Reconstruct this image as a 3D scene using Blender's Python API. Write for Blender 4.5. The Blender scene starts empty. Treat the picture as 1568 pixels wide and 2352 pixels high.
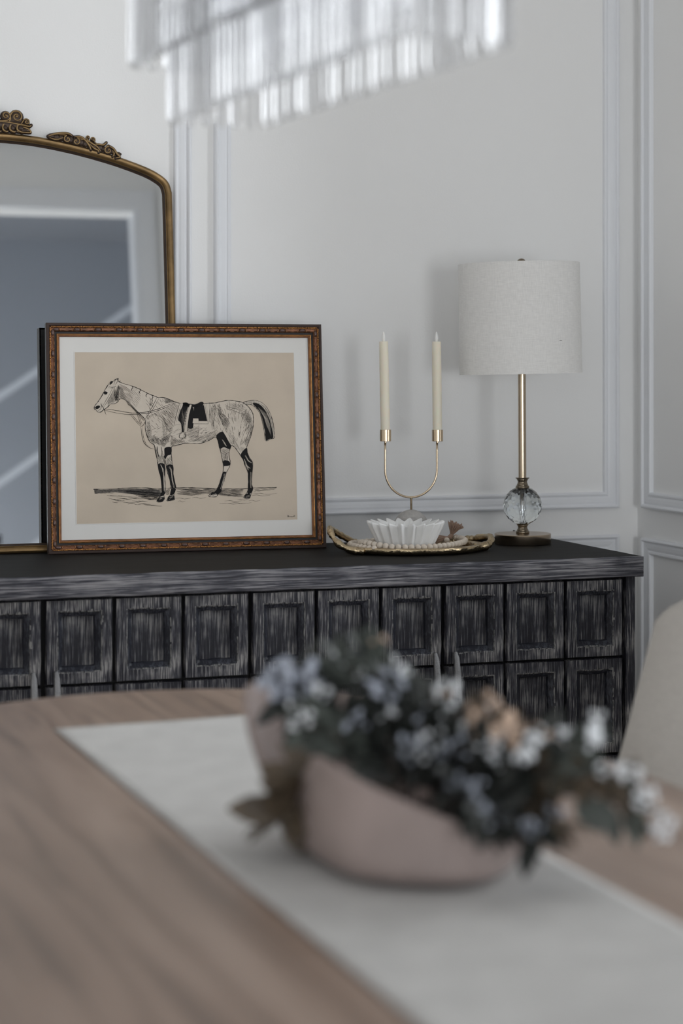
import bpy, bmesh, math, random
from mathutils import Vector, Matrix, Euler, noise
random.seed(7)
PI = math.pi
R = math.radians
SC = bpy.context.scene
COL = SC.collection

# ---------------------------------------------------------------- camera, world, light, exposure
cam_d = bpy.data.cameras.new('camera')
cam = bpy.data.objects.new('camera', cam_d); COL.objects.link(cam)
cam_d.sensor_fit = 'VERTICAL'; cam_d.sensor_height = 36.0
cam_d.lens = 36.0 * 4450 / 2352
cam_d.shift_y = -(1176 - 850) / 2352
cam.location = (0, 0, 1.25)
cam.rotation_euler = (R(90), 0, R(-18.63))
cam_d.clip_start = 0.05
cam_d.dof.use_dof = True
cam_d.dof.focus_distance = 4.22
cam_d.dof.aperture_fstop = (cam_d.lens / 1000) / 0.027
SC.camera = cam

SC.view_settings.view_transform = 'Standard'
SC.view_settings.look = 'None'
SC.view_settings.gamma = 1.0
SC.view_settings.use_curve_mapping = False
SC.view_settings.exposure = -0.13
SC.cycles.max_bounces = 10
SC.cycles.diffuse_bounces = 8
SC.cycles.transmission_bounces = 10
SC.cycles.transparent_max_bounces = 16
SC.cycles.sample_clamp_indirect = 4.0

world = bpy.data.worlds.new('world'); SC.world = world
world.use_nodes = True
wb = world.node_tree.nodes['Background']
wb.inputs[0].default_value = (0.80, 0.90, 1.0, 1); wb.inputs[1].default_value = 1.0

def area_light(name, loc, rot, sx, sy, power, color=(1, 1, 1)):
    d = bpy.data.lights.new(name, 'AREA'); d.shape = 'RECTANGLE'
    d.size = sx; d.size_y = sy; d.energy = power; d.color = color
    o = bpy.data.objects.new(name, d); COL.objects.link(o)
    o.location = loc; o.rotation_euler = rot
    return o
# daylight through the right wall's main window; lamps after it are fill, sources unseen
WX = 2.244
XL = -2.3; YF = -0.75; YB = -3.2; XM = 0.0   # room deepened to YB left of XM to even the added front fill
area_light('window_daylight', (WX + 0.24, 2.60, 1.75), (0, R(90), 0), 1.9, 1.7, 48, (0.95, 0.975, 1.0))
area_light('window_daylight_near', (WX + 0.24, 0.35, 1.45), (0, R(90), 0), 1.9, 1.1, 20, (0.95, 0.975, 1.0))  # second window is unseen; strength raised as fill for walls and mirror
area_light('window_daylight_front', (-1.15, YB - 0.24, 1.6), (R(90), 0, 0), 2.0, 2.2, 70, (0.96, 0.98, 1.0))  # added fill from behind on the left; its window is made up
area_light('hall_glazed_door_daylight', (1.25, -4.85, 1.0), (R(90), 0, 0), 1.5, 1.6, 150, (0.96, 0.98, 1.0))  # added frontal fill, kept low out of the mirror; glazed door made up
area_light('hall_daylight', (0.35, -2.6, 2.0), (0, R(-90), 0), 1.6, 1.6, 11, (0.88, 0.94, 1.0))  # added fill for the upper hall; no window stands here

# ---------------------------------------------------------------- helpers
def tag(o, label=None, cat=None, group=None, kind=None):
    if label: o['label'] = label
    if cat: o['category'] = cat
    if group: o['group'] = group
    if kind: o['kind'] = kind
    return o

def empty(name, loc=(0, 0, 0), rot=(0, 0, 0), label=None, cat=None, group=None):
    o = bpy.data.objects.new(name, None); COL.objects.link(o)
    o.location = loc; o.rotation_euler = rot; o.empty_display_size = 0.05
    return tag(o, label, cat, group)

class MB:
    """collects geometry for one mesh"""
    def __init__(s): s.v = []; s.f = []; s.m = []; s.mi = 0
    def add(s, vs, fs, mi=None):
        b = len(s.v); s.v += [tuple(v) for v in vs]
        s.f += [tuple(b + i for i in f) for f in fs]
        s.m += [s.mi if mi is None else mi] * len(fs)
    def box(s, x0, x1, y0, y1, z0, z1):
        vs = [(x0, y0, z0), (x1, y0, z0), (x1, y1, z0), (x0, y1, z0), (x0, y0, z1), (x1, y0, z1), (x1, y1, z1), (x0, y1, z1)]
        s.add(vs, [(0, 3, 2, 1), (4, 5, 6, 7), (0, 1, 5, 4), (1, 2, 6, 5), (2, 3, 7, 6), (3, 0, 4, 7)])
    def lathe(s, prof, n=48, c=(0, 0, 0), cap=True):
        vs = []; fs = []
        for (r, z) in prof:
            for i in range(n):
                a = 2 * PI * i / n
                vs.append((c[0] + r * math.cos(a), c[1] + r * math.sin(a), c[2] + z))
        for j in range(len(prof) - 1):
            for i in range(n):
                k = (i + 1) % n
                fs.append((j * n + i, j * n + k, (j + 1) * n + k, (j + 1) * n + i))
        if cap:
            fs.append(tuple(range(n))[::-1]); fs.append(tuple((len(prof) - 1) * n + i for i in range(n)))
        s.add(vs, fs)
    def tube(s, pts, rad, n=10, closed=False, flat=1.0, up=None):
        pts = [Vector(p) for p in pts]; N = len(pts)
        rs = rad if isinstance(rad, (list, tuple)) else [rad] * N
        T = []
        for i in range(N):
            a = pts[(i - 1) % N] if (closed or i > 0) else pts[i]
            b = pts[(i + 1) % N] if (closed or i < N - 1) else pts[i]
            t = (b - a); T.append(t.normalized() if t.length > 1e-9 else Vector((0, 0, 1)))
        if up is None:
            up = Vector((0, 0, 1)) if abs(T[0].z) < 0.9 else Vector((1, 0, 0))
        U = (Vector(up) - T[0] * Vector(up).dot(T[0])).normalized()
        vs = []; fs = []
        for i in range(N):
            U = (U - T[i] * U.dot(T[i]))
            if U.length < 1e-6: U = T[i].orthogonal()
            U.normalize(); W = T[i].cross(U)
            for k in range(n):
                a = 2 * PI * k / n
                vs.append(pts[i] + (U * math.cos(a) * flat + W * math.sin(a)) * rs[i])
        for i in range(N if closed else N - 1):
            j = (i + 1) % N
            for k in range(n):
                l = (k + 1) % n
                fs.append((i * n + k, i * n + l, j * n + l, j * n + k))
        if not closed:
            fs.append(tuple(range(n))[::-1]); fs.append(tuple((N - 1) * n + k for k in range(n)))
        s.add(vs, fs)
    def ball(s, c, r, nu=12, nv=8, rot=None):
        rx, ry, rz = (r, r, r) if not isinstance(r, (tuple, list)) else r
        vs = []; fs = []; c = Vector(c)
        def P(x, y, z):
            p = Vector((x * rx, y * ry, z * rz))
            if rot is not None: p = rot @ p
            return c + p
        vs.append(P(0, 0, -1))
        for j in range(1, nv):
            t = PI * j / nv
            for i in range(nu):
                a = 2 * PI * i / nu
                vs.append(P(math.sin(t) * math.cos(a), math.sin(t) * math.sin(a), -math.cos(t)))
        vs.append(P(0, 0, 1)); top = len(vs) - 1
        for i in range(nu):
            k = (i + 1) % nu
            fs.append((0, 1 + k, 1 + i)); fs.append((top, top - nu + i, top - nu + k))
            for j in range(nv - 2):
                a = 1 + j * nu
                fs.append((a + i, a + k, a + nu + k, a + nu + i))
        s.add(vs, fs)
    def build(s, name, mat, parent=None, smooth=False, loc=None, rot=None, bevel=None, auto=None):
        me = bpy.data.meshes.new(name)
        me.from_pydata(s.v, [], s.f)
        for m in (mat if isinstance(mat, (list, tuple)) else [mat]): me.materials.append(m)
        for p, mi in zip(me.polygons, s.m):
            p.material_index = mi; p.use_smooth = smooth
        bm = bmesh.new(); bm.from_mesh(me)
        bmesh.ops.recalc_face_normals(bm, faces=bm.faces)
        if auto:
            for e in bm.edges:
                if len(e.link_faces) == 2 and e.calc_face_angle(0) > auto: e.smooth = False
        bm.to_mesh(me); bm.free(); me.update()
        o = bpy.data.objects.new(name, me); COL.objects.link(o)
        if parent is not None: o.parent = parent
        if loc is not None: o.location = loc
        if rot is not None: o.rotation_euler = rot
        if bevel:
            b = o.modifiers.new('bevel', 'BEVEL'); b.width = bevel; b.segments = 2; b.limit_method = 'ANGLE'
        return o

def catmull(P, per=6, closed=False):
    P = [Vector(p) for p in P]; n = len(P); out = []
    rng = range(n) if closed else range(n - 1)
    for i in rng:
        a = P[(i - 1) % n] if closed or i > 0 else P[0]
        b = P[i]; c = P[(i + 1) % n]
        d = P[(i + 2) % n] if closed or i < n - 2 else P[-1]
        for k in range(per):
            t = k / per
            out.append(0.5 * ((2 * b) + (c - a) * t + (2 * a - 5 * b + 4 * c - d) * t * t + (3 * b - a - 3 * c + d) * t ** 3))
    if not closed: out.append(P[-1])
    return out

def copy_tree(o, parent=None):
    c = o.copy(); COL.objects.link(c)
    if parent is not None: c.parent = parent
    for ch in [x for x in o.children]: copy_tree(ch, c)
    return c

# ---------------------------------------------------------------- materials
def new_mat(name):
    m = bpy.data.materials.new(name); m.use_nodes = True
    nt = m.node_tree; b = nt.nodes['Principled BSDF']
    return m, nt, b

def plain(name, col, rough=0.5, metal=0.0, spec=0.5, bump=0.0, bscale=200, var=0.0, vscale=5, **kw):
    m, nt, b = new_mat(name)
    b.inputs['Base Color'].default_value = (*col, 1)
    b.inputs['Roughness'].default_value = rough; b.inputs['Metallic'].default_value = metal
    b.inputs['Specular IOR Level'].default_value = spec
    for k, v in kw.items(): b.inputs[k.replace('_', ' ')].default_value = v
    tc = nt.nodes.new('ShaderNodeTexCoord')
    if bump > 0:
        n = nt.nodes.new('ShaderNodeTexNoise'); n.inputs['Scale'].default_value = bscale; n.inputs['Detail'].default_value = 4
        nt.links.new(tc.outputs['Object'], n.inputs['Vector'])
        bp = nt.nodes.new('ShaderNodeBump'); bp.inputs['Strength'].default_value = bump; bp.inputs['Distance'].default_value = 0.002
        nt.links.new(n.outputs['Fac'], bp.inputs['Height']); nt.links.new(bp.outputs['Normal'], b.inputs['Normal'])
    if var > 0:
        n2 = nt.nodes.new('ShaderNodeTexNoise'); n2.inputs['Scale'].default_value = vscale; n2.inputs['Detail'].default_value = 5
        nt.links.new(tc.outputs['Object'], n2.inputs['Vector'])
        rp = nt.nodes.new('ShaderNodeValToRGB')
        rp.color_ramp.elements[0].position = 0.3; rp.color_ramp.elements[1].position = 0.7
        rp.color_ramp.elements[0].color = tuple(max(0, c * (1 - var)) for c in col) + (1,)
        rp.color_ramp.elements[1].color = tuple(min(1, c * (1 + var)) for c in col) + (1,)
        nt.links.new(n2.outputs['Fac'], rp.inputs[0]); nt.links.new(rp.outputs[0], b.inputs['Base Color'])
    return m

def ramp(nt, src, stops):
    rp = nt.nodes.new('ShaderNodeValToRGB'); e = rp.color_ramp.elements
    while len(e) < len(stops): e.new(0.5)
    for i, (p, c) in enumerate(stops):
        e[i].position = p; e[i].color = (*c, 1)
    nt.links.new(src, rp.inputs[0]); return rp

def grain_mat(name, scale, stops, rough=0.6, bump=0.6, dist=0.003, detail=7, patch=None, warp=0.6, spec=0.3):
    """wood with long grain; scale gives how fine the grain is along x, y, z"""
    m, nt, b = new_mat(name)
    tc = nt.nodes.new('ShaderNodeTexCoord'); mp = nt.nodes.new('ShaderNodeMapping')
    mp.inputs['Scale'].default_value = scale
    nt.links.new(tc.outputs['Object'], mp.inputs['Vector'])
    n = nt.nodes.new('ShaderNodeTexNoise'); n.inputs['Scale'].default_value = 1.0
    n.inputs['Detail'].default_value = detail; n.inputs['Roughness'].default_value = 0.62
    n.inputs['Distortion'].default_value = warp
    nt.links.new(mp.outputs[0], n.inputs['Vector'])
    src = n.outputs['Fac']
    if patch:
        p = nt.nodes.new('ShaderNodeTexNoise'); p.inputs['Scale'].default_value = patch[0]; p.inputs['Detail'].default_value = 3
        nt.links.new(tc.outputs['Object'], p.inputs['Vector'])
        mr = nt.nodes.new('ShaderNodeMapRange'); mr.inputs[1].default_value = 0.3; mr.inputs[2].default_value = 0.7
        mr.inputs[3].default_value = -patch[1]; mr.inputs[4].default_value = patch[1]
        nt.links.new(p.outputs['Fac'], mr.inputs[0])
        ad = nt.nodes.new('ShaderNodeMath'); ad.operation = 'ADD'
        nt.links.new(src, ad.inputs[0]); nt.links.new(mr.outputs[0], ad.inputs[1]); src = ad.outputs[0]
    rp = ramp(nt, src, stops)
    nt.links.new(rp.outputs[0], b.inputs['Base Color'])
    b.inputs['Roughness'].default_value = rough; b.inputs['Specular IOR Level'].default_value = spec
    bp = nt.nodes.new('ShaderNodeBump'); bp.inputs['Strength'].default_value = bump; bp.inputs['Distance'].default_value = dist
    nt.links.new(n.outputs['Fac'], bp.inputs['Height']); nt.links.new(bp.outputs['Normal'], b.inputs['Normal'])
    return m

def brushed(name, col, rough, axis_scale):
    m, nt, b = new_mat(name)
    tc = nt.nodes.new('ShaderNodeTexCoord'); mp = nt.nodes.new('ShaderNodeMapping'); mp.inputs['Scale'].default_value = axis_scale
    nt.links.new(tc.outputs['Object'], mp.inputs['Vector'])
    n = nt.nodes.new('ShaderNodeTexNoise'); n.inputs['Scale'].default_value = 1; n.inputs['Detail'].default_value = 3
    nt.links.new(mp.outputs[0], n.inputs['Vector'])
    bp = nt.nodes.new('ShaderNodeBump'); bp.inputs['Strength'].default_value = 0.05; bp.inputs['Distance'].default_value = 0.0003
    nt.links.new(n.outputs['Fac'], bp.inputs['Height']); nt.links.new(bp.outputs['Normal'], b.inputs['Normal'])
    b.inputs['Base Color'].default_value = (*col, 1); b.inputs['Metallic'].default_value = 1; b.inputs['Roughness'].default_value = rough
    return m

def linen(name, col, scale=900, var=0.10, trans=0.0, bump=0.25):
    m, nt, b = new_mat(name)
    tc = nt.nodes.new('ShaderNodeTexCoord')
    def nz(sc):
        mp = nt.nodes.new('ShaderNodeMapping'); mp.inputs['Scale'].default_value = sc
        nt.links.new(tc.outputs['Object'], mp.inputs['Vector'])
        n = nt.nodes.new('ShaderNodeTexNoise'); n.inputs['Scale'].default_value = 1; n.inputs['Detail'].default_value = 3
        nt.links.new(mp.outputs[0], n.inputs['Vector']); return n
    a = nz((scale, scale, scale * 0.09)); c = nz((scale * 0.09, scale * 0.09, scale))
    mx = nt.nodes.new('ShaderNodeMath'); mx.operation = 'ADD'
    nt.links.new(a.outputs['Fac'], mx.inputs[0]); nt.links.new(c.outputs['Fac'], mx.inputs[1])
    hf = nt.nodes.new('ShaderNodeMath'); hf.operation = 'MULTIPLY'; hf.inputs[1].default_value = 0.5
    nt.links.new(mx.outputs[0], hf.inputs[0])
    rp = ramp(nt, hf.outputs[0], [(0.33, tuple(x * (1 - var) for x in col)), (0.65, tuple(min(1, x * (1 + var * 0.5)) for x in col))])
    nt.links.new(rp.outputs[0], b.inputs['Base Color'])
    b.inputs['Roughness'].default_value = 0.9; b.inputs['Specular IOR Level'].default_value = 0.15
    bp = nt.nodes.new('ShaderNodeBump'); bp.inputs['Strength'].default_value = bump; bp.inputs['Distance'].default_value = 0.0008
    nt.links.new(hf.outputs[0], bp.inputs['Height']); nt.links.new(bp.outputs['Normal'], b.inputs['Normal'])
    return m

def thin_pane(name):
    m, nt, b = new_mat(name); nt.nodes.remove(b)
    out = nt.nodes['Material Output']
    tr = nt.nodes.new('ShaderNodeBsdfTransparent'); gl = nt.nodes.new('ShaderNodeBsdfGlossy'); gl.inputs['Roughness'].default_value = 0.0
    fr = nt.nodes.new('ShaderNodeFresnel'); fr.inputs[0].default_value = 1.3
    mx = nt.nodes.new('ShaderNodeMixShader')
    nt.links.new(fr.outputs[0], mx.inputs[0]); nt.links.new(tr.outputs[0], mx.inputs[1]); nt.links.new(gl.outputs[0], mx.inputs[2])
    nt.links.new(mx.outputs[0], out.inputs[0]); return m

M_WALL = plain('wall_paint', (0.86, 0.86, 0.855), 0.75, spec=0.25, bump=0.12, bscale=260)
M_TRIM = plain('trim_paint', (0.80, 0.815, 0.845), 0.42, spec=0.4)
M_CEIL = plain('ceiling_paint', (0.84, 0.84, 0.84), 0.85, spec=0.1)
M_FLOOR = grain_mat('oak_floor', (30, 2.5, 30), [(0.3, (0.50, 0.44, 0.37)), (0.7, (0.62, 0.56, 0.48))], rough=0.4, bump=0.1)
M_WIN = plain('window_frame_paint', (0.85, 0.85, 0.85), 0.4)
M_PANE = thin_pane('window_glass')
DARK = (0.015, 0.015, 0.021); MID = (0.040, 0.040, 0.053); PALE = (0.30, 0.29, 0.285)
M_DW_V = grain_mat('brushed_black_wood_upright', (520, 150, 17), [(0.45, DARK), (0.51, MID), (0.57, (0.12, 0.117, 0.12)), (0.65, PALE)], rough=0.55, bump=0.9, dist=0.002, patch=(16, 0.09), warp=0.45, detail=9)
M_DW_C = grain_mat('brushed_black_wood_centre', (520, 150, 14), [(0.44, (0.014, 0.014, 0.019)), (0.52, (0.050, 0.050, 0.062)), (0.62, (0.20, 0.195, 0.19))], rough=0.55, bump=0.9, dist=0.002, patch=(22, 0.08), warp=0.3, detail=9)
M_DW_SHADED = grain_mat('blue_black_reveal', (260, 150, 60), [(0.48, (0.011, 0.012, 0.018)), (0.68, (0.060, 0.063, 0.080))], rough=0.42, bump=0.5, dist=0.001, patch=(20, 0.06), warp=0.5)  # bluish reveal, darkened to carry the recess's shade in its colour
M_DW_E = grain_mat('rubbed_pale_edge', (330, 150, 60), [(0.42, (0.02, 0.02, 0.024)), (0.50, (0.13, 0.128, 0.125)), (0.62, (0.24, 0.235, 0.23))], rough=0.6, bump=0.8, dist=0.002, warp=0.6)
M_DW_H = grain_mat('brushed_black_wood_lengthwise', (9, 130, 330), [(0.40, (0.025, 0.025, 0.033)), (0.47, (0.06, 0.06, 0.073)), (0.54, (0.14, 0.137, 0.15)), (0.64, (0.25, 0.245, 0.255))], rough=0.5, bump=0.8, dist=0.002, patch=(9, 0.08), warp=0.6, detail=9)
M_DW_T = grain_mat('dark_wood_top', (5, 90, 90), [(0.35, (0.004, 0.004, 0.004)), (0.65, (0.012, 0.0115, 0.0115))], rough=0.62, bump=0.25, dist=0.001, spec=0.10)
M_DW_S = plain('black_recess', (0.006, 0.006, 0.007), 0.8)
M_PEWTER = plain('hammered_pewter', (0.22, 0.22, 0.225), 0.5, metal=0.7, bump=0.6, bscale=300)
M_TABLE = grain_mat('washed_oak_table', (26, 1.9, 26), [(0.30, (0.120, 0.077, 0.054)), (0.48, (0.240, 0.162, 0.120)), (0.66, (0.31, 0.222, 0.172))], rough=0.36, bump=0.12, dist=0.001, patch=(3.0, 0.05), warp=0.8, spec=0.5)
M_RUNNER = linen('woven_runner', (0.53, 0.52, 0.505), scale=260, var=0.12, bump=0.6)
M_SHADE = linen('lampshade_linen', (0.80, 0.79, 0.77), scale=700, var=0.10)
M_BRASS = brushed('antique_brass', (0.52, 0.42, 0.31), 0.22, (30, 30, 900))
nt_ = M_BRASS.node_tree; tg_ = nt_.nodes.new('ShaderNodeTangent'); tg_.direction_type = 'RADIAL'; tg_.axis = 'Z'
nt_.links.new(tg_.outputs[0], nt_.nodes['Principled BSDF'].inputs['Tangent']); nt_.nodes['Principled BSDF'].inputs['Anisotropic'].default_value = 0.6
M_BRASSD = plain('dark_antique_brass', (0.23, 0.19, 0.14), 0.25, metal=1.0)
M_GOLDL = brushed('pale_gold_metal', (0.66, 0.53, 0.38), 0.25, (40, 40, 500))
M_CRYS = plain('lamp_crystal', (0.93, 0.97, 0.97), 0.0, Transmission_Weight=1.0, IOR=1.5)
M_CHAN = plain('chandelier_crystal', (0.92, 0.92, 0.925), 0.22, Transmission_Weight=1.0, IOR=1.13)
M_CHROME = plain('chrome', (0.78, 0.78, 0.80), 0.12, metal=1.0)
M_WAX = plain('ivory_wax', (0.80, 0.75, 0.62), 0.5, spec=0.4, Subsurface_Weight=0.3, Subsurface_Scale=0.01)
M_FLAME = plain('milky_flame_tip', (0.82, 0.82, 0.80), 0.4, Subsurface_Weight=0.3, Subsurface_Scale=0.005)
M_STONE = plain('grey_stone', (0.40, 0.385, 0.37), 0.7, bump=0.5, bscale=400, var=0.15, vscale=120)
M_MARBLE = plain('white_marble', (0.88, 0.88, 0.87), 0.35, var=0.04, vscale=12)
M_TRAY = plain('hammered_gold', (0.47, 0.37, 0.235), 0.27, metal=1.0, bump=0.9, bscale=140, var=0.2, vscale=30)
M_BEAD = plain('pale_wood_bead', (0.62, 0.55, 0.47), 0.6, var=0.12, vscale=160, bump=0.15, bscale=500)
M_TASSEL = plain('jute_tassel', (0.33, 0.225, 0.17), 0.95, var=0.2, vscale=300)
M_MFRAME = plain('antique_gold_mirror_frame', (0.21, 0.135, 0.06), 0.42, metal=0.75, var=0.35, vscale=22, bump=0.1, bscale=80)
M_MDARK = plain('dark_bronze_ornament', (0.055, 0.036, 0.026), 0.4, metal=0.5, spec=0.5)
M_MGOLD = plain('rubbed_gold_ornament', (0.27, 0.18, 0.085), 0.38, metal=0.8)
M_MIRROR = plain('mirror_silver', (0.93, 0.955, 0.965), 0.012, metal=1.0)
M_PF_BROWN = plain('picture_frame_brown', (0.045, 0.028, 0.023), 0.6, spec=0.3, bump=0.15, bscale=150)
M_PF_OVAL = plain('frame_oval_mauve', (0.11, 0.07, 0.062), 0.35, metal=0.5)
M_PF_COP = plain('frame_leaf_copper', (0.30, 0.15, 0.075), 0.35, metal=0.75)
M_PF_BLACK = plain('picture_frame_black', (0.010, 0.008, 0.008), 0.6)
M_PF_BRONZE = plain('picture_frame_bronze', (0.13, 0.052, 0.024), 0.4, metal=0.55, var=0.5, vscale=60)
M_PF_GOLD = plain('picture_frame_gold', (0.46, 0.22, 0.07), 0.36, metal=0.8, var=0.35, vscale=90)
M_MAT = plain('white_mat_board', (0.70, 0.69, 0.665), 0.9, spec=0.1)
M_PAPER = plain('aged_paper', (0.555, 0.475, 0.385), 0.9, spec=0.1, var=0.07, vscale=9)
M_PAPERL = plain('print_pale_tone', (0.585, 0.52, 0.44), 0.9, spec=0.1, var=0.05, vscale=30)
M_INK = plain('print_ink', (0.018, 0.017, 0.017), 0.85, spec=0.1)
M_INKG = plain('print_grey_tone', (0.15, 0.135, 0.12), 0.9, spec=0.1, var=0.5, vscale=300)
M_POT = plain('clay_vessel', (0.285, 0.228, 0.21), 0.75, var=0.12, vscale=14, bump=0.4, bscale=60)
M_LEAF = plain('eucalyptus_leaf', (0.024, 0.027, 0.024), 0.55, var=0.5, vscale=30)
M_LEAFG = plain('grey_green_leaf', (0.07, 0.08, 0.07), 0.6, var=0.3, vscale=30)
M_LEAFB = plain('dry_brown_leaf', (0.075, 0.055, 0.035), 0.6, var=0.4, vscale=30)
M_BLOOM = plain('white_blossom', (0.80, 0.82, 0.84), 0.8)
M_BLOOMB = plain('pale_blue_blossom', (0.40, 0.43, 0.50), 0.8, var=0.2, vscale=60)
M_BLOOMP = plain('peach_blossom', (0.58, 0.43, 0.33), 0.8, var=0.2, vscale=40)
M_STEM = plain('dry_stem', (0.06, 0.042, 0.03), 0.8)
M_CHAIR = linen('chair_fabric', (0.56, 0.535, 0.50), scale=420, var=0.10)
M_CHAIRL = plain('chair_leg_wood', (0.12, 0.08, 0.05), 0.5)
M_CORD = plain('black_cord', (0.01, 0.01, 0.01), 0.5)
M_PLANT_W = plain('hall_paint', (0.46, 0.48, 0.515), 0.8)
M_HALL_D = plain('hall_dark_panel', (0.16, 0.175, 0.21), 0.8)

# ---------------------------------------------------------------- room
YW = 4.345; ZC = 3.45
def struct(name, mb, mat, **k):
    o = mb.build(name, mat, **k); tag(o, kind='structure'); return o
m = MB(); m.box(XL, WX, YF, YW, -0.05, 0); m.box(XL, XM, YB, YF, -0.05, 0); struct('floor', m, M_FLOOR)
m = MB(); m.box(XL - 0.1, WX + 0.25, YF - 0.1, YW + 0.1, ZC, ZC + 0.1); m.box(XL - 0.1, XM + 0.12, YB - 0.1, YF - 0.1, ZC, ZC + 0.1); struct('ceiling', m, M_CEIL)
m = MB(); m.box(XL, WX, YW, YW + 0.12, 0, ZC); struct('wall_back', m, M_WALL)
m = MB(); m.box(XL - 0.2, XL, YB, YW + 0.12, 0, ZC)
struct('wall_left', m, M_WALL)
# right wall with two tall window openings
W1 = (1.75, 3.45, 0.80, 2.70); W2 = (-0.20, 0.90, 0.50, 2.40)
m = MB()
for (a, b) in ((YF, W2[0]), (W2[1], W1[0]), (W1[1], YW + 0.12)): m.box(WX, WX + 0.2, a, b, 0, ZC)
for (a, b, c, d) in (W1, W2):
    m.box(WX, WX + 0.2, a, b, 0, c); m.box(WX, WX + 0.2, a, b, d, ZC)
struct('wall_right', m, M_WALL)
# wall behind the camera with a wide cased opening
OX0, OX1, OZ = 0.25, 2.14, 3.04
W3 = (-2.15, -0.15, 0.50, 2.70)  # unseen opening added for the front fill
m = MB(); m.box(XM, OX0, YF - 0.14, YF, 0, ZC); m.box(OX1, WX, YF - 0.14, YF, 0, ZC); m.box(OX0, OX1, YF - 0.14, YF, OZ, ZC)
struct('wall_front', m, M_WALL)
m = MB(); m.box(XL, W3[0], YB - 0.14, YB, 0, ZC); m.box(W3[1], XM + 0.12, YB - 0.14, YB, 0, ZC); m.box(W3[0], W3[1], YB - 0.14, YB, 0, W3[2]); m.box(W3[0], W3[1], YB - 0.14, YB, W3[3], ZC)
m.box(XM, XM + 0.10, YB, YF - 0.14, 0, ZC)
struct('wall_front_far', m, M_WALL)
m = MB()
m.box(OX0 - 0.10, OX0, YF - 0.01, YF + 0.025, 0, OZ + 0.10); m.box(OX1, OX1 + 0.08, YF - 0.01, YF + 0.025, 0, OZ + 0.10)
m.box(OX0, OX1, YF - 0.01, YF + 0.025, OZ, OZ + 0.10)
m.box(OX0, OX0 + 0.02, YF - 0.14, YF, 0, OZ); m.box(OX1 - 0.02, OX1, YF - 0.14, YF, 0, OZ)
struct('door_1', m, M_TRIM)
for i, (a, b, c, d) in enumerate((W1, W2)):
    m = MB(); x0, x1 = WX + 0.06, WX + 0.11; t = 0.05
    m.box(x0, x1, a, a + t, c, d); m.box(x0, x1, b - t, b, c, d); m.box(x0, x1, a, b, c, c + t); m.box(x0, x1, a, b, d - t, d)
    m.box(x0, x1, (a + b) / 2 - 0.02, (a + b) / 2 + 0.02, c, d)
    for q in (1, 2): m.box(x0 + 0.01, x1 - 0.01, a, b, c + (d - c) * q / 3 - 0.012, c + (d - c) * q / 3 + 0.012)
    w = struct('window_%d' % (i + 1), m, M_WIN)
    m = MB(); m.box(x0 + 0.023, x0 + 0.027, a + t, b - t, c + t, d - t); m.build('pane', M_PANE, w)

a, b, c, d = W3; y0, y1 = YB - 0.10, YB - 0.05; t = 0.05
m = MB(); m.box(a, b, y0, y1, c, c + t); m.box(a, b, y0, y1, d - t, d); m.box(a, a + t, y0, y1, c, d); m.box(b - t, b, y0, y1, c, d); m.box((a + b) / 2 - 0.02, (a + b) / 2 + 0.02, y0, y1, c, d)
for q in (1, 2): m.box(a, b, y0 + 0.01, y1 - 0.01, c + (d - c) * q / 3 - 0.012, c + (d - c) * q / 3 + 0.012)
w = struct('window_3', m, M_WIN)  # made-up window framing the front fill
m = MB(); m.box(a + t, b - t, y0 + 0.023, y0 + 0.027, c + t, d - t); m.build('pane', M_PANE, w)

# panel mouldings: profile (inset, height) swept round a rectangle
PROF = [(0, 0), (0, 0.012), (0.002, 0.0155), (0.005, 0.017), (0.008, 0.0155), (0.0095, 0.012), (0.0105, 0.0105), (0.016, 0.0115),
        (0.024, 0.0105), (0.030, 0.0085), (0.032, 0.0105), (0.036, 0.0115), (0.039, 0.0100), (0.040, 0.007), (0.040, 0)]
def moulding(name, O, U, V, N, w, h, prof=PROF, mat=None):
    O, U, V, N = map(Vector, (O, U, V, N)); m = MB(); vs = []; fs = []
    for (i, t) in prof:
        for (a, b) in ((i, i), (w - i, i), (w - i, h - i), (i, h - i)): vs.append(O + U * a + V * b + N * t)
    for j in range(len(prof) - 1):
        for k in range(4):
            l = (k + 1) % 4; fs.append((j * 4 + k, j * 4 + l, j * 4 + 4 + l, j * 4 + 4 + k))
    m.add(vs, fs); return struct(name, m, mat or M_TRIM, smooth=False)
XA = (1, 0, 0); ZA = (0, 0, 1)
cols = [(1.152, 2.1878), (0.055, 1.0971), (-1.04, 0.0), (-2.14, -1.095)]
k = 1
for (a, b) in cols:
    moulding('trim_%d' % k, (a, YW, 0.9082), XA, ZA, (0, -1, 0), b - a, 2.10 ); k += 1
    moulding('trim_%d' % k, (a, YW, 0.17), XA, ZA, (0, -1, 0), b - a, 0.842 - 0.17); k += 1
moulding('trim_%d' % k, (WX, 3.68, 0.9097), (0, 1, 0), ZA, (-1, 0, 0), 4.3009 - 3.68, 2.10); k += 1
moulding('trim_%d' % k, (WX, 3.68, 0.17), (0, 1, 0), ZA, (-1, 0, 0), 4.3009 - 3.68, 0.8364 - 0.17); k += 1
moulding('trim_%d' % k, (WX, 1.0, 0.17), (0, 1, 0), ZA, (-1, 0, 0), 0.65, 0.6664); k += 1
moulding('trim_%d' % k, (WX, 1.0, 0.9097), (0, 1, 0), ZA, (-1, 0, 0), 0.65, 2.10); k += 1
def board(name, x0, x1, y0, y1):
    m = MB(); m.box(x0, x1, y0, y1, 0, 0.11); struct(name, m, M_TRIM, bevel=0.004)
board('baseboard_back', XL, WX, YW - 0.016, YW)
board('baseboard_right', WX - 0.016, WX, YF, YW - 0.016)
board('baseboard_left', XL, XL + 0.016, YB, YW - 0.016)
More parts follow.
